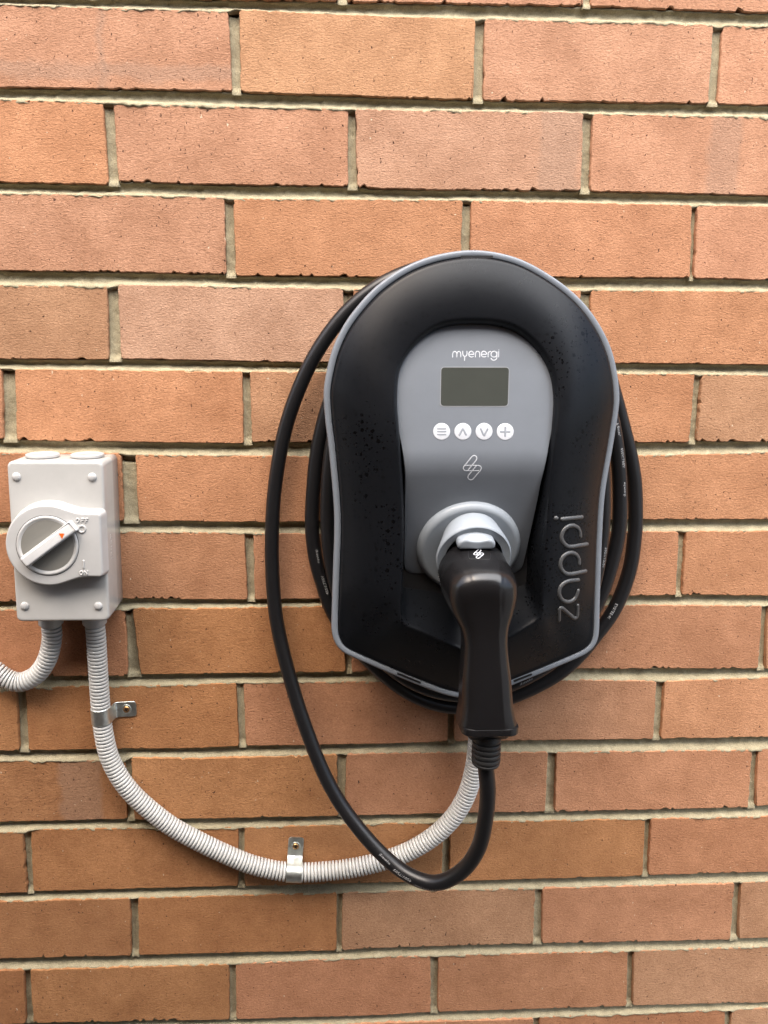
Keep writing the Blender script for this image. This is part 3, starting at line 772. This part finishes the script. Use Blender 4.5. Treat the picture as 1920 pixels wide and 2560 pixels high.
# raised word on the right flank of the shell, reading upwards
def Z1(p): return (1360 + p[0] / 6.913, 1260 + p[1] / 6.913)
mb = MB()
for st in ([(258, 2005), (262, 1850), (272, 1805), (305, 1795), (345, 1825), (500, 1960), (540, 1970), (568, 1945), (578, 1890), (580, 1755)],
           [(590, 1312), (440, 1328), (350, 1365), (285, 1435), (264, 1520), (278, 1600), (325, 1665), (405, 1692), (490, 1668), (550, 1605), (588, 1500)],
           [(608, 1025), (600, 950), (560, 880), (480, 843), (390, 862), (315, 930), (282, 1030), (300, 1120), (360, 1190), (440, 1212), (560, 1195), (715, 1160)],
           [(630, 555), (620, 480), (580, 410), (500, 372), (412, 390), (338, 460), (303, 560), (322, 645), (380, 715), (460, 738), (600, 718), (740, 695)],
           [(312, 262), (652, 228)], [(208, 246)]):
    stroke_mesh(mb, [Z1(p) for p in st], 4.1 if len(st) > 1 else 4.6, 1.6, BV_SHELL, lift_=-.15, sec=9, step=.8)
mb.build('raised_lettering', MAT['letter'], charger)

# holster: flange and sleeve, leaning down and out
HT = rad(19); H0 = np.array([471.0, -557.5, 85.5]); HA = np.array([0, -math.sin(HT), math.cos(HT)])
prof = [(-14, 50.5), (3.0, 50.5), (5.5, 49.6), (7.5, 47.2), (8.4, 45.0), (8.0, 43.5), (7.8, 0)]
V, Fs = lathe(H0, HA, (0, 1, 0), prof, 96)
sharp(mesh_obj('holster', V, Fs, MAT['holster'], charger), 40)
HU = np.array([0, math.cos(HT), math.sin(HT)])
prof = [(4, 27, 15.5), (8.0, 27.4, 15.2), (9.5, 28.0, 14.6), (17, 31.6, 10.0), (25.5, 35.8, 4.4), (27.2, 35.5, 3.8), (27.9, 34.6, 3.6), (27.4, 33.6, 3.6), (26.6, 27.5, 3.6), (12, 27.0, 3.6)]
th_ = np.linspace(0, 2 * math.pi, 96, endpoint=False); SX = np.array([1.0, 0, 0])
V, Fs = loft([H0 + HA * a_ + HU * o_ + r_ * (np.cos(th_)[:, None] * HU - np.sin(th_)[:, None] * SX) for a_, r_, o_ in prof], True, True)
sharp(mesh_obj('holster_sleeve', V, Fs, MAT['holster'], charger), 40)

# ------------------------------------------------------------------ charging plug
plug = thing('charging_plug', (480, -717, 148), 'glossy black charging plug hanging handle down in the light grey round holster', 'charging plug')
PT = rad(17); PO = np.array([471.0, -568.0, 82.0]); PA = np.array([0, -math.sin(PT), math.cos(PT)]); PU = np.array([0, math.cos(PT), math.sin(PT)])
def smin(a, b_, k):
    h_ = np.clip(.5 + .5 * (b_ - a) / k, 0, 1); return b_ * (1 - h_) + a * h_ - k * h_ * (1 - h_)
def smax(a, b_, k): return -smin(-a, -b_, k)
def axis_u(v_): return 473.0 + np.clip(-v_ - 575, 0, 200) * .046
def handle_w(v_): return np.interp(-v_, [555, 575, 590, 603, 616, 632, 650, 663, 687, 698, 705, 730], [28, 28.2, 24.8, 22.2, 20.6, 20.0, 21.1, 22.3, 23.2, 24.8, 26.4, 26.6])
def handle_c(v_): return np.interp(-v_, [560, 600, 660, 716], [143, 145, 148, 151])
def plug_sdf(X, Y, Zd):
    s = (Y - PO[1]) * PA[1] + (Zd - PO[2]) * PA[2]; yy = (Y - PO[1]) * PU[1] + (Zd - PO[2]) * PU[2]; xx = X - PO[0]
    taper = np.clip(s - 50, 0, 60) * .17
    br = np.hypot(xx, yy) - (33.0 - taper)
    brl = smax(smax(br, yy - (29.5 - taper * .12), 8), np.maximum(s - 84, 14 - s), 16)
    w = handle_w(Y); hx = X - axis_u(Y); hd = Zd - handle_c(Y)
    rr = np.interp(-Y, [560, 595, 625], [17, 15, 9]); hd2 = 19.0 + 2.5 * sm((-Y - 630) / 85)
    rr = np.maximum(rr, 13.0); qx, qd = np.abs(hx) - (w - rr), np.abs(hd) - (hd2 - rr)
    hb = np.hypot(np.maximum(qx, 0), np.maximum(qd, 0)) + np.minimum(np.maximum(qx, qd), 0) - rr
    hb = smax(smax(hb, Y + 566, 22), -711.0 - Y, 4)
    f_ = smin(brl, hb, 14)
    # slightly raised strip down the middle of the back of the grip
    ws = np.interp(-Y, [540, 565, 580, 600, 716], [19, 15, 12, 12.5, 15.5])
    front = np.clip(np.maximum((Zd - 150) / 8, (yy - 12) / 6), 0, 1)
    f_ = f_ - .5 * sm((ws - np.abs(X - axis_u(Y) + 1.0)) / 1.6) * front
    return f_
V, Fs = surface_nets(plug_sdf, (432, -722, 84), (512, -530, 182), 1.15)
def relax(V, Fs, it=2, w=.4):
    E_ = np.concatenate([Fs[:, [0, 1]], Fs[:, [1, 2]], Fs[:, [2, 3]], Fs[:, [3, 0]]])
    for _ in range(it):
        acc = np.zeros_like(V); c = np.zeros(len(V))
        np.add.at(acc, E_[:, 0], V[E_[:, 1]]); np.add.at(c, E_[:, 0], 1); np.add.at(acc, E_[:, 1], V[E_[:, 0]]); np.add.at(c, E_[:, 1], 1)
        V = V * (1 - w) + w * acc / np.maximum(c, 1)[:, None]
    return V
V = relax(V, Fs, 3)
body = mesh_obj('grip', V, Fs, MAT['black'], plug)
BV_PLUG = bvh_of(V, Fs)
# end cap, strain relief and its ribbed boot
def box_loops(cx, cd, w, dep, r, levels):
    return [np.c_[(P := inset(rrect(cx, cd, w, dep, r, 6), ins))[:, 0], np.full(len(P), v_), P[:, 1]] for v_, ins in levels]
capc = axis_u(-716.) + .3
V, Fs = loft(box_loops(capc, 151, 52.4, 43.4, 10, [(-704.9, 1.2), (-705.3, .1), (-705.6, 0), (-711.2, 0), (-712.0, .8)]), True, True)
sharp(mesh_obj('end_cap', V, Fs, MAT['black'], plug))
V, Fs = loft(box_loops(capc - .4, 151, 44, 32, 6, [(-711.8, 0), (-713.5, 0), (-720.0, 5.5)]), True, True)
mb = MB(); mb.add(V, Fs)
prof = [(0, 12.6)]
for k in range(5):
    s = 3 + k * 5.0
    prof += [(s, 12.9), (s + 1.2, 13.4), (s + 3.0, 13.4), (s + 3.9, 12.8), (s + 4.2, 11.9), (s + 4.8, 11.9)]
prof += [(28.4, 12.9), (30.0, 12.7), (30.6, 11.6), (30.6, 0)]
V, Fs = lathe((capc + .6, -719, 151), (0, -1, .0), (0, 0, 1), prof, 48); mb.add(V, Fs)
sharp(mb.build('cable_boot', MAT['boot'], plug), 50)
# grey lock button
BC = np.array([469.8, -542.0, 121.0])
def button_sdf(X, Y, Zd):
    x, s, yy = X - BC[0], (Y - BC[1]) * PA[1] + (Zd - BC[2]) * PA[2], (Y - BC[1]) * PU[1] + (Zd - BC[2]) * PU[2]
    top = yy - (6.6 - .0155 * x * x)
    f_ = smax(smax(np.abs(x) - 17.6, np.maximum(-6.0 - yy, top), 3.5), np.maximum(s - 9, -16 - s), 3.0)
    scoop = np.sqrt((x / 13.5) ** 2 + ((yy - 9.5) / 7.0) ** 2 + ((s - 9) / 9.0) ** 2) - 1
    return smax(f_, -scoop * 6.5, 1.2)
V, Fs = surface_nets(button_sdf, BC - (22, 14, 22), BC + (22, 14, 18), .7); V = relax(V, Fs, 2, .35)
mesh_obj('lock_button', V, Fs, MAT['holster'], plug)
# white emblem, its thin square outline and the print on the left flank of the plug
def Z3(p): return (1040 + p[0] / 5.925, 1230 + p[1] / 5.925)
em = lambda p: Z3((855 + (p[0] - 585) * 145 / 273, 847 + (p[1] - 1725) * 137 / 368))
mb = MB()
for st in EMB[:3]: stroke_mesh(mb, [em(p) for p in st], .95, .12, BV_PLUG, lift_=.10, step=.5, smooth=False, sec=5)
mb.build('emblem', MAT['print'], plug)
mb = MB(); stroke_mesh(mb, [Z3(p) for p in ((772, 880), (780, 960), (795, 992), (1090, 998), (1104, 985), (1108, 900))], .45, .10, BV_PLUG, smooth=False, lift_=.0, step=.6, sec=5)
mb.build('label_outline', MAT['dark'], plug)
mb = MB()
rr_ = random.Random(3)
for i in range(13):
    t_ = i / 12; x, y = 316 + 50 * t_ + 4 * math.sin(t_ * 3), 1158 + 285 * t_
    stroke_mesh(mb, [Z3((x - 6, y)), Z3((x + 7, y + rr_.uniform(-6, 8))), Z3((x + rr_.uniform(-6, 8), y + 12))], .5, .06, BV_PLUG, smooth=False, lift_=.05, step=.5, sec=4)
mb.build('side_print', MAT['cordprint'], plug)

# ------------------------------------------------------------------ charging cable
CORD = [(capc + .6, -742, 151.0), (capc + .6, -752, 151.0)]
PXC = [(1219, 1965, 149), (1216, 2030, 143), (1197, 2118, 132), (1154, 2178, 119), (1090, 2208, 106), (1024, 2189, 93), (966, 2146, 80), (909, 2086, 68), (851, 2009, 56), (807, 1928, 46), (768, 1830, 37), (738, 1740, 30), (711, 1642, 24), (693, 1560, 20), (684, 1486, 17.5), (680, 1400, 16), (680, 1330, 15.5), (685, 1240, 15.5), (697, 1150, 16),
       (714, 1070, 17), (740, 990, 19), (778, 905, 21), (829, 825, 24), (885, 762, 27), (950, 713, 30), (1020, 680, 32), (1095, 662, 33), (1190, 655, 32), (1300, 680, 29), (1420, 760, 26), (1500, 880, 22), (1537, 990, 19),
       (1551, 1042, 17), (1565, 1095, 16), (1576, 1140, 15.5), (1587, 1212, 15), (1589, 1300, 15), (1586, 1345, 15), (1577, 1412, 15), (1556, 1480, 15), (1528, 1537, 15), (1490, 1588, 15), (1447, 1640, 15), (1400, 1682, 15), (1343, 1715, 15), (1276, 1744, 15), (1210, 1763, 15), (1150, 1769, 15), (1104, 1764, 15), (1060, 1751, 15), (1012, 1727, 15), (960, 1688, 15), (905, 1634, 15), (855, 1570, 15),
       (823, 1512, 15), (808, 1464, 15), (795, 1424, 15), (786, 1380, 15), (780, 1325, 15), (780, 1280, 15), (783, 1225, 15.5), (790, 1150, 16), (803, 1080, 17), (830, 990, 20), (880, 890, 24), (960, 790, 30), (1060, 732, 36), (1180, 712, 40), (1300, 732, 40), (1400, 800, 38), (1470, 900, 36), (1508, 980, 34),
       (1528, 1042, 33), (1539, 1100, 32), (1547, 1168, 32), (1550, 1230, 32), (1548, 1318, 32), (1537, 1378, 32), (1522, 1432, 32), (1503, 1486, 32), (1476, 1540, 32), (1432, 1604, 32), (1370, 1662, 32), (1290, 1706, 32), (1210, 1732, 32), (1150, 1738, 32), (1080, 1726, 32), (1010, 1694, 32), (940, 1636, 32), (880, 1560, 32), (845, 1480, 32), (826, 1390, 32), (819, 1300, 32), (822, 1190, 33), (838, 1080, 35), (880, 960, 40), (950, 860, 46), (1060, 780, 52), (1180, 760, 55), (1300, 775, 56), (1390, 840, 56), (1450, 930, 54), (1485, 1020, 52),
       (1500, 1110, 50), (1506, 1180, 50), (1508, 1260, 50), (1504, 1340, 50), (1491, 1430, 50), (1465, 1520, 50), (1420, 1600, 48), (1350, 1655, 44), (1270, 1680, 40)]
CORD += [tuple(at(*p)) for p in PXC]
CP = resample(catmull(np.array(CORD), 12), step=3.0)
for _ in range(6): CP[1:-1] = .5 * CP[1:-1] + .25 * (CP[:-2] + CP[2:])
cable = thing('charging_cable', CORD[22], 'black rubber charging cable coiled round the charger with one long loop hanging from the plug', 'cable')
V, Fs = sweep(CP, 7.6, 22)
mesh_obj('cord', V, Fs, MAT['rubber'], cable)
CS = np.r_[0, np.cumsum(np.linalg.norm(np.diff(CP, axis=0), axis=1))]; CT, CU, CSd = frames(CP)
def text_mesh(body, size):
    cu = bpy.data.curves.new('print_text', 'FONT'); cu.body = body; cu.size = size; cu.resolution_u = 2; cu.space_character = 1.12
    o = bpy.data.objects.new('print_text', cu); COL.objects.link(o)
    dg = bpy.context.evaluated_depsgraph_get(); dg.update(); me = o.evaluated_get(dg).to_mesh()
    V = np.array([tuple(v_.co) for v_ in me.vertices]); Fs = [tuple(p.vertices) for p in me.polygons]
    o.evaluated_get(dg).to_mesh_clear(); bpy.data.objects.remove(o); bpy.data.curves.remove(cu)
    return V, Fs
PXALL = np.array([(CX + F * w[0] / -w[2], CY - F * w[1] / -w[2]) for w in (RC @ (CP - CAM).T).T])
def cord_print(body, px, py, dmax=1e9, phi=0.0, size=4.2, dmin=-1):
    V, Fs = text_mesh(body, size)
    dist = np.linalg.norm(PXALL - np.array([px, py]), axis=1) + np.where((CP[:, 2] < dmin) | (CP[:, 2] > dmax), 1e5, 0)
    i0 = int(np.argmin(dist)); s0 = CS[i0]
    x = V[:, 0] - (V[:, 0].min() + V[:, 0].max()) / 2; y = V[:, 1] - size * .35
    s = s0 + x; r = 7.6 + .07
    # outward-of-coil side = left of travel as seen from the front
    P = np.stack([np.interp(s, CS, CP[:, k]) for k in range(3)], 1); U = np.stack([np.interp(s, CS, CU[:, k]) for k in range(3)], 1); T = np.stack([np.interp(s, CS, CT[:, k]) for k in range(3)], 1)
    U /= np.linalg.norm(U, axis=1)[:, None]; S = np.cross(U, T); a = phi + y / r
    mesh_obj('cord_print', P + r * (np.cos(a)[:, None] * U + np.sin(a)[:, None] * S), Fs, MAT['cordprint'], cable, smooth=False)
cord_print('450V/750V', 1007, 2182, phi=.0, dmin=60); cord_print('myenergi', 960, 2143, phi=-.15, dmin=60, size=3.6); cord_print('3X6.0+2X0.5mm²', 1075, 2206, phi=.35, dmin=60, size=3.4)
cord_print('450V/750V', 803, 1462, phi=-.35, dmax=20); cord_print('myenergi', 788, 1390, phi=-.3, dmax=20, size=3.6)
cord_print('450V/750V', 1548, 1143, phi=.35, dmin=26, dmax=44); cord_print('myenergi', 1549, 1224, phi=.35, dmin=26, dmax=44, size=3.6); cord_print('6.0mm²', 1535, 1070, phi=.3, dmin=26, dmax=44)
cord_print('2021/12/01', 1500, 1385, phi=.45, dmin=45, dmax=60); cord_print('EV07EE-H', 1533, 1526, phi=-.5, dmax=20)
cord_print('450V/750V', 1385, 1660, phi=.1, dmin=26, dmax=44); cord_print('myenergi', 1315, 1698, phi=.1, dmin=26, dmax=44, size=3.6)

# ------------------------------------------------------------------ isolator switch
iso = thing('isolator_switch', (69, -641, 0), 'pale grey weatherproof isolator switch box with rotary handle turned to OFF', 'isolator switch')
iw, ih, ic = 92.4, 162.6, (69.0, -559.6)
def iso_loop(ins, d): return lift(rrect(ic[0], ic[1], iw - 2 * ins, ih - 2 * ins, max(5.5 - ins * .6, .8), 7), d)
V, Fs = loft([iso_loop(.3, .3), iso_loop(.1, 24), iso_loop(.1, 54.5), iso_loop(.35, 56.3), iso_loop(1.0, 57.5), iso_loop(2.0, 58.0), iso_loop(3.5, 58.05)], True, True)
enc = mesh_obj('enclosure', V, Fs, MAT['pvc'], iso)
# raised keyhole plate
KC = at(119, 1364, 72)[:2]; KR = (at(119, 1264, 68) - at(119, 1466, 68))[1] / 2; kh = (at(200, 1285, 72) - at(200, 1446, 72))[1] / 2; kx1 = at(252, 1300, 72)[0]
xa = math.sqrt(KR ** 2 - kh ** 2)
arc = [KC + KR * np.array([math.cos(t), math.sin(t)]) for t in np.linspace(math.asin(kh / KR) + .22, 2 * math.pi - math.asin(kh / KR) - .22, 90)]
neckx = KC[0] + xa + 13
def corner(cx, cy, r, a0): return [np.array([cx + r * math.cos(t), cy + r * math.sin(t)]) for t in np.linspace(a0, a0 + math.pi / 2, 7)]
lowneck = catmull([arc[-6], arc[-1], np.array([KC[0] + xa + 4.5, KC[1] - kh - .9]), np.array([neckx, KC[1] - kh]), np.array([neckx + 6, KC[1] - kh])], 6)[6:]
upneck = catmull([np.array([neckx + 6, KC[1] + kh]), np.array([neckx, KC[1] + kh]), np.array([KC[0] + xa + 4.5, KC[1] + kh + .9]), arc[0], arc[5]], 6)[:-6]
KEY = np.array(arc[:-1] + list(lowneck) + corner(kx1 - 4, KC[1] - kh + 4, 4, -math.pi / 2) + corner(kx1 - 4, KC[1] + kh - 4, 4, 0) + list(upneck[:-1]))
KEY = resample(KEY, n=260, closed=True)
V, Fs = loft([lift(inset(KEY, -2.0), 57.5), lift(inset(KEY, -1.4), 59.5), lift(KEY, 69.8), lift(inset(KEY, .5), 71.2), lift(inset(KEY, 1.5), 72), lift(inset(KEY, 2.4), 72.05)], False, True)
plate = mesh_obj('switch_plate', V, Fs, MAT['pvc2'], iso)
BV_KEY = bvh_of(V, Fs)
k3 = (KC[0], KC[1], 72.0)
mb = MB()
V, Fs = lathe(k3, (0, 0, 1), (0, 1, 0), [(-.2, 30.2), (.07, 30.2), (.07, 29.7), (-.2, 29.7)], 96); mb.add(V, Fs)
mb.build('ring_gap', MAT['dark'], iso)
V, Fs = lathe(k3, (0, 0, 1), (0, 1, 0), [(-.1, 29.6), (.5, 29.6), (1.2, 28.9), (1.4, 27.6), (1.0, 26.7), (.30, 25.6), (.22, 25.0)], 96)
mesh_obj('dial_ring', V, Fs, MAT['pvc2'], iso)
V, Fs = lathe(k3, (0, 0, 1), (0, 1, 0), [(.12, 26.5), (.26, 25.3), (.26, 20), (.27, 0)], 96)
mesh_obj('dial', V, Fs, MAT['dial'], iso)
# bar handle across the dial
h0, h1 = at(57, 1409, 82)[:2], at(179, 1318, 82)[:2]; hv = (h1 - h0); hl = np.linalg.norm(hv); hv /= hl; hn = np.array([-hv[1], hv[0]]); hc = (h0 + h1) / 2
def bar(ins, d, sh=0): 
    q = rrect(0, 0, hl - 2 * ins + sh, 10.6 - 2 * ins, 1.2, 4); q[:, 0] += sh / 2
    return lift(hc + q[:, :1] * hv + q[:, 1:] * hn, d)
L_ = [bar(-.8, 72.2), bar(0, 79.5), bar(.3, 81.3), bar(1.0, 82.0), bar(2.0, 82.05)]
for q in L_[2:]:
    t_ = (q[:, :2] - hc) @ hv; q[:, 2] -= np.clip(t_ - (hl / 2 - 13), 0, 20) * .28
V, Fs = loft(L_, False, True)
bar_o = sharp(mesh_obj('bar_handle', V, Fs, MAT['bar'], iso), 40); BV_BAR = bvh_of(V, Fs)
def Z4(p): return (p[0] / 4.608, 1100 + p[1] / 4.608)
tri = [cast(BV_BAR, *Z4(p)) for p in ((676, 1075), (742, 1078), (716, 1142))]
lo_, hi_ = np.array([h[0] - h[1] * .5 for h in tri][::-1]), np.array([h[0] + h[1] * .22 for h in tri][::-1])
V, Fs = loft([lo_, hi_], False, True); mesh_obj('pointer', V, Fs, MAT['orange'], bar_o, smooth=False)
oval = lambda cx, cy, rx, ry: [(cx + rx * math.cos(t), cy + ry * math.sin(t)) for t in np.linspace(0, 2 * math.pi, 20)]
for word, marks in (('off', ((oval(893, 926, 17, 22), 1.5), ([(938, 947), (938, 905), (966, 905)], 1.4), ([(938, 925), (960, 925)], 1.3), ([(984, 947), (984, 905), (1010, 905)], 1.4), ([(984, 925), (1005, 925)], 1.3),
              (oval(943, 1026, 38, 38), 2.4))),
        ('on', (([(962, 1394), (962, 1468)], 2.4), (oval(938, 1530, 17, 21), 1.5), ([(974, 1553), (974, 1506), (1008, 1553), (1008, 1506)], 1.4)))):
    mb = MB()
    for st, w in marks: stroke_mesh(mb, [Z4(p) for p in st], w, 1.0, BV_KEY, smooth=False, lift_=-.05, step=.6)
    mb.build(word + '_marking', MAT['pvc2'], iso)
for p in ((190, 425), (1063, 428), (285, 1912), (1132, 1912)):
    c = at(*Z4(p), 58)
    V, Fs = lathe((c[0], c[1], 57.8), (0, 0, 1), (0, 1, 0), [(0, 4.3), (.5, 4.3), (1.0, 4.1), (1.8, 3.3), (2.3, 2.0), (2.5, .5), (2.5, 0)], 28)
    mesh_obj('screw_cap', V, Fs, MAT['pvc2'], iso)
top_v = ic[1] + ih / 2
for px in (106, 218):
    c = at(px, 1141, 30)
    V, Fs = lathe((c[0], top_v - .2, 29), (0, 1, 0), (0, 0, 1), [(0, 14.6), (1.0, 14.6), (1.05, 16.2), (2.2, 16.5), (3.6, 16.3), (4.3, 15.2), (4.4, 13.4), (4.1, 12.8), (4.2, 0)], 56)
    sharp(mesh_obj('blanking_plug', V, Fs, MAT['pvc2'], iso), 45)
bot_v = ic[1] - ih / 2
AD = []
for px, dd in ((128, 17.0), (237, 17.0)):
    c = at(px, 1563, dd); AD.append(c)
    V, Fs = lathe((c[0], bot_v + .5, dd), (0, -1, 0), (0, 0, 1), [(0, 12.6), (16.5, 12.6), (17.4, 12.2), (17.6, 10.5), (8, 10.3)], 40)
    sharp(mesh_obj('conduit_adaptor', V, Fs, MAT['conduit'], iso), 45)
# moulded mark on the right flank of the box
mb = MB(); rr_ = random.Random(5)
for i in range(9):
    v_ = -556 - i * 3.1; u_ = ic[0] + iw / 2 - .1
    pts = np.array([(u_, v_ - .9, 36.5), (u_, v_ + rr_.uniform(-.3, 1), 38.5 + rr_.uniform(-.8, .8)), (u_, v_ - rr_.uniform(-.3, .9), 40.8)])
    V, Fs = sweep(resample(catmull(pts, 5), n=8), .34, 6); mb.add(V, Fs)
mb.build('side_lettering', MAT['pvc'], iso)

# ------------------------------------------------------------------ corrugated conduits and their clamps
def corrugated(name, pts, label, r=10.35, pitch=4.05):
    P = resample(catmull(np.array(pts), 14), step=pitch / 14)
    for _ in range(30): P[1:-1] = .5 * P[1:-1] + .25 * (P[:-2] + P[2:])
    s = np.r_[0, np.cumsum(np.linalg.norm(np.diff(P, axis=0), axis=1))]; ph = (s / pitch) % 1
    e = np.abs(ph - .5) * 2; rr = r - .35 * e ** 2 - 3.2 * sm((e - .63) / .18)
    V, Fs = sweep(P, rr, 28)
    o = mesh_obj(name, V, Fs, MAT['conduit'], None, origin=P[len(P) // 2])
    return tag(o, label, 'conduit', 'grey corrugated conduits below the isolator switch'), P
a = AD[1]; cp = [(a[0], bot_v - 8, 17.0), (a[0], bot_v - 18, 17.0)]
cp += [tuple(at(*p)) for p in ((240, 1590, 16.5), (243, 1640, 15), (246, 1690, 13), (249.5, 1740, 12), (253.5, 1786, 11.5), (259, 1832, 11.5), (272, 1888, 11.5), (296, 1938, 11.5), (330, 1983, 11.5), (374, 2024, 11.5), (428, 2065, 11.5), (487, 2098, 11.5), (555, 2131, 11.5), (625, 2160, 11.5), (690, 2176, 11.5), (735, 2180, 11.5), (785, 2180, 11.5), (868, 2172, 12), (950, 2154, 13),
                                  (1020, 2129, 15), (1082, 2092, 17), (1130, 2047, 19), (1163, 1994, 21), (1182, 1936, 23), (1191, 1880, 25), (1195, 1820, 27), (1196, 1760, 28))]
cp += [(cp[-1][0], -690, 29), (cp[-1][0], -672, 29)]
con1, P1 = corrugated('corrugated_conduit', cp, 'long grey corrugated conduit sweeping from the isolator box under the charger')
a = AD[0]; cp = [(a[0], bot_v - 8, 17.0), (a[0], bot_v - 18, 17.0)]
cp += [tuple(at(*p)) for p in ((130, 1592, 16), (124, 1630, 15), (112, 1660, 14), (92, 1686, 13), (67, 1701, 12.5), (43, 1705, 12), (18, 1697, 12), (-5, 1682, 12), (-40, 1655, 12), (-75, 1622, 12), (-120, 1580, 12))]
con2, P2 = corrugated('corrugated_conduit', cp, 'short grey corrugated conduit curling left out of the isolator box')

def saddle(P, px, side, label, tab):
    """one-hole strap over the conduit at the path point nearest photo point px; its tab lies on the wall towards `side`"""
    Q = np.array([(CX + F * w[0] / -w[2], CY - F * w[1] / -w[2]) for w in (RC @ (P - CAM).T).T])
    i = int(np.argmin(np.linalg.norm(Q - np.array(px), axis=1))); c = P[i]; t = (P[i + 12] - P[i - 12]); t[2] = 0; t /= np.linalg.norm(t)
    sd = np.array([-t[1], t[0], 0]); sd = sd if sd @ np.array([*side, 0]) > 0 else -sd
    r = 11.0; w = 17.6; dc = c[2]
    prof = [(-r - .1, .4)] + [(-r * math.cos(a_), dc + r * math.sin(a_)) for a_ in np.linspace(0, math.pi, 26)][:-3]
    prof += [(r * 1.0, dc + 1.0), (r + 1.0, dc - 4), (r + 1.6, 4.5), (r + 2.6, 2.6), (r + 4.4, 1.7), (r + 6.2, 1.5)]
    ex = r + tab
    prof += [(x, 1.5) for x in np.linspace(r + 7, ex - 3, 8)] + [(ex - 1.5, 1.5), (ex - .4, 1.5), (ex, 1.5)]
    prof = np.array(prof)
    g = np.gradient(prof, axis=0); nn = np.stack([-g[:, 1], g[:, 0]], 1); nn /= np.linalg.norm(nn, axis=1)[:, None] + 1e-9
    hw = np.full(len(prof), w / 2)
    hw[-3:] = [w / 2 - .6, w / 2 - 2.0, w / 2 - 4.2]; hw[-4] = w / 2 - .1
    rib = np.exp(-((prof[:, 0] - (r + 4)) / 4.5) ** 2) * (np.arange(len(prof)) > 24) * .9      # stamped stiffener
    us = np.array([-1, -.97, -.5, -.28, 0, .28, .5, .97, 1])
    top = []; bot = []
    for k in range(len(prof)):
        for u_ in us:
            b_ = rib[k] * max(0, 1 - (abs(u_) / .42) ** 2)
            p2 = prof[k] + nn[k] * (b_ - (.25 if abs(u_) == 1 else 0))
            top.append(np.array([c[0], c[1], 0]) + sd * p2[0] + t * hw[k] * u_ + np.array([0, 0, p2[1]]))
            p3 = prof[k] - nn[k] * 1.1
            bot.append(np.array([c[0], c[1], 0]) + sd * p3[0] + t * hw[k] * u_ + np.array([0, 0, p3[1]]))
    nU, nK = len(us), len(prof); Fs = []
    for k in range(nK - 1):
        for j in range(nU - 1):
            q = (k * nU + j, (k + 1) * nU + j, (k + 1) * nU + j + 1, k * nU + j + 1); Fs.append(q); Fs.append(tuple(x + nU * nK for x in q[::-1]))
        for j in (0, nU - 1):
            q = (k * nU + j, (k + 1) * nU + j, (k + 1) * nU + j + nU * nK, k * nU + j + nU * nK); Fs.append(q if j == 0 else q[::-1])
    for k in (0, nK - 1):
        for j in range(nU - 1): Fs.append((k * nU + j, k * nU + j + 1, k * nU + j + 1 + nU * nK, k * nU + j + nU * nK))
    th = thing('pipe_clamp', (c[0], c[1], 0), label, 'pipe clamp', 'galvanised pipe clamps on the corrugated conduit')
    sharp(mesh_obj('strap', top + bot, Fs, MAT['zinc'], th), 40)
    sc_ = np.array([c[0], c[1], 0]) + sd * (r + tab * .56)
    mb = MB()
    V, Fs = lathe((sc_[0], sc_[1], 1.4), (0, 0, 1), (0, 1, 0), [(0, 5.6), (.45, 5.5), (.75, 5.0), (.55, 4.4)], 32); mb.add(V, Fs, 0)   # dimple round the hole
    V, Fs = lathe((sc_[0], sc_[1], 1.5), (0, 0, 1), (0, 1, 0), [(0, 3.7), (.7, 3.6), (1.25, 3.0), (1.5, 1.8), (1.55, 0)], 28); mb.add(V, Fs, 1)
    for a_ in (.5, .5 + math.pi / 2):
        e = np.array([math.cos(a_), math.sin(a_)]) * 2.1; f2 = np.array([-math.sin(a_), math.cos(a_)]) * .48
        q = [(sc_[0] + x * e[0] + y_ * f2[0], sc_[1] + x * e[1] + y_ * f2[1]) for x, y_ in ((-1, -1), (1, -1), (1, 1), (-1, 1))]
        V, Fs = loft([lift(np.array(q), 2.0), lift(np.array(q), 3.12)], False, True); mb.add(V, Fs, 2)
    sharp(mb.build('screw', [MAT['zinc'], MAT['brass'], MAT['dark']], th), 40)
saddle(P1, (253.5, 1787), (1, 0), 'galvanised pipe clamp below the isolator box with its tab screwed to the right', 24.5)
saddle(P1, (735, 2180), (0, 1), 'galvanised pipe clamp at the bottom of the conduit sweep with its tab pointing up', 25.5)
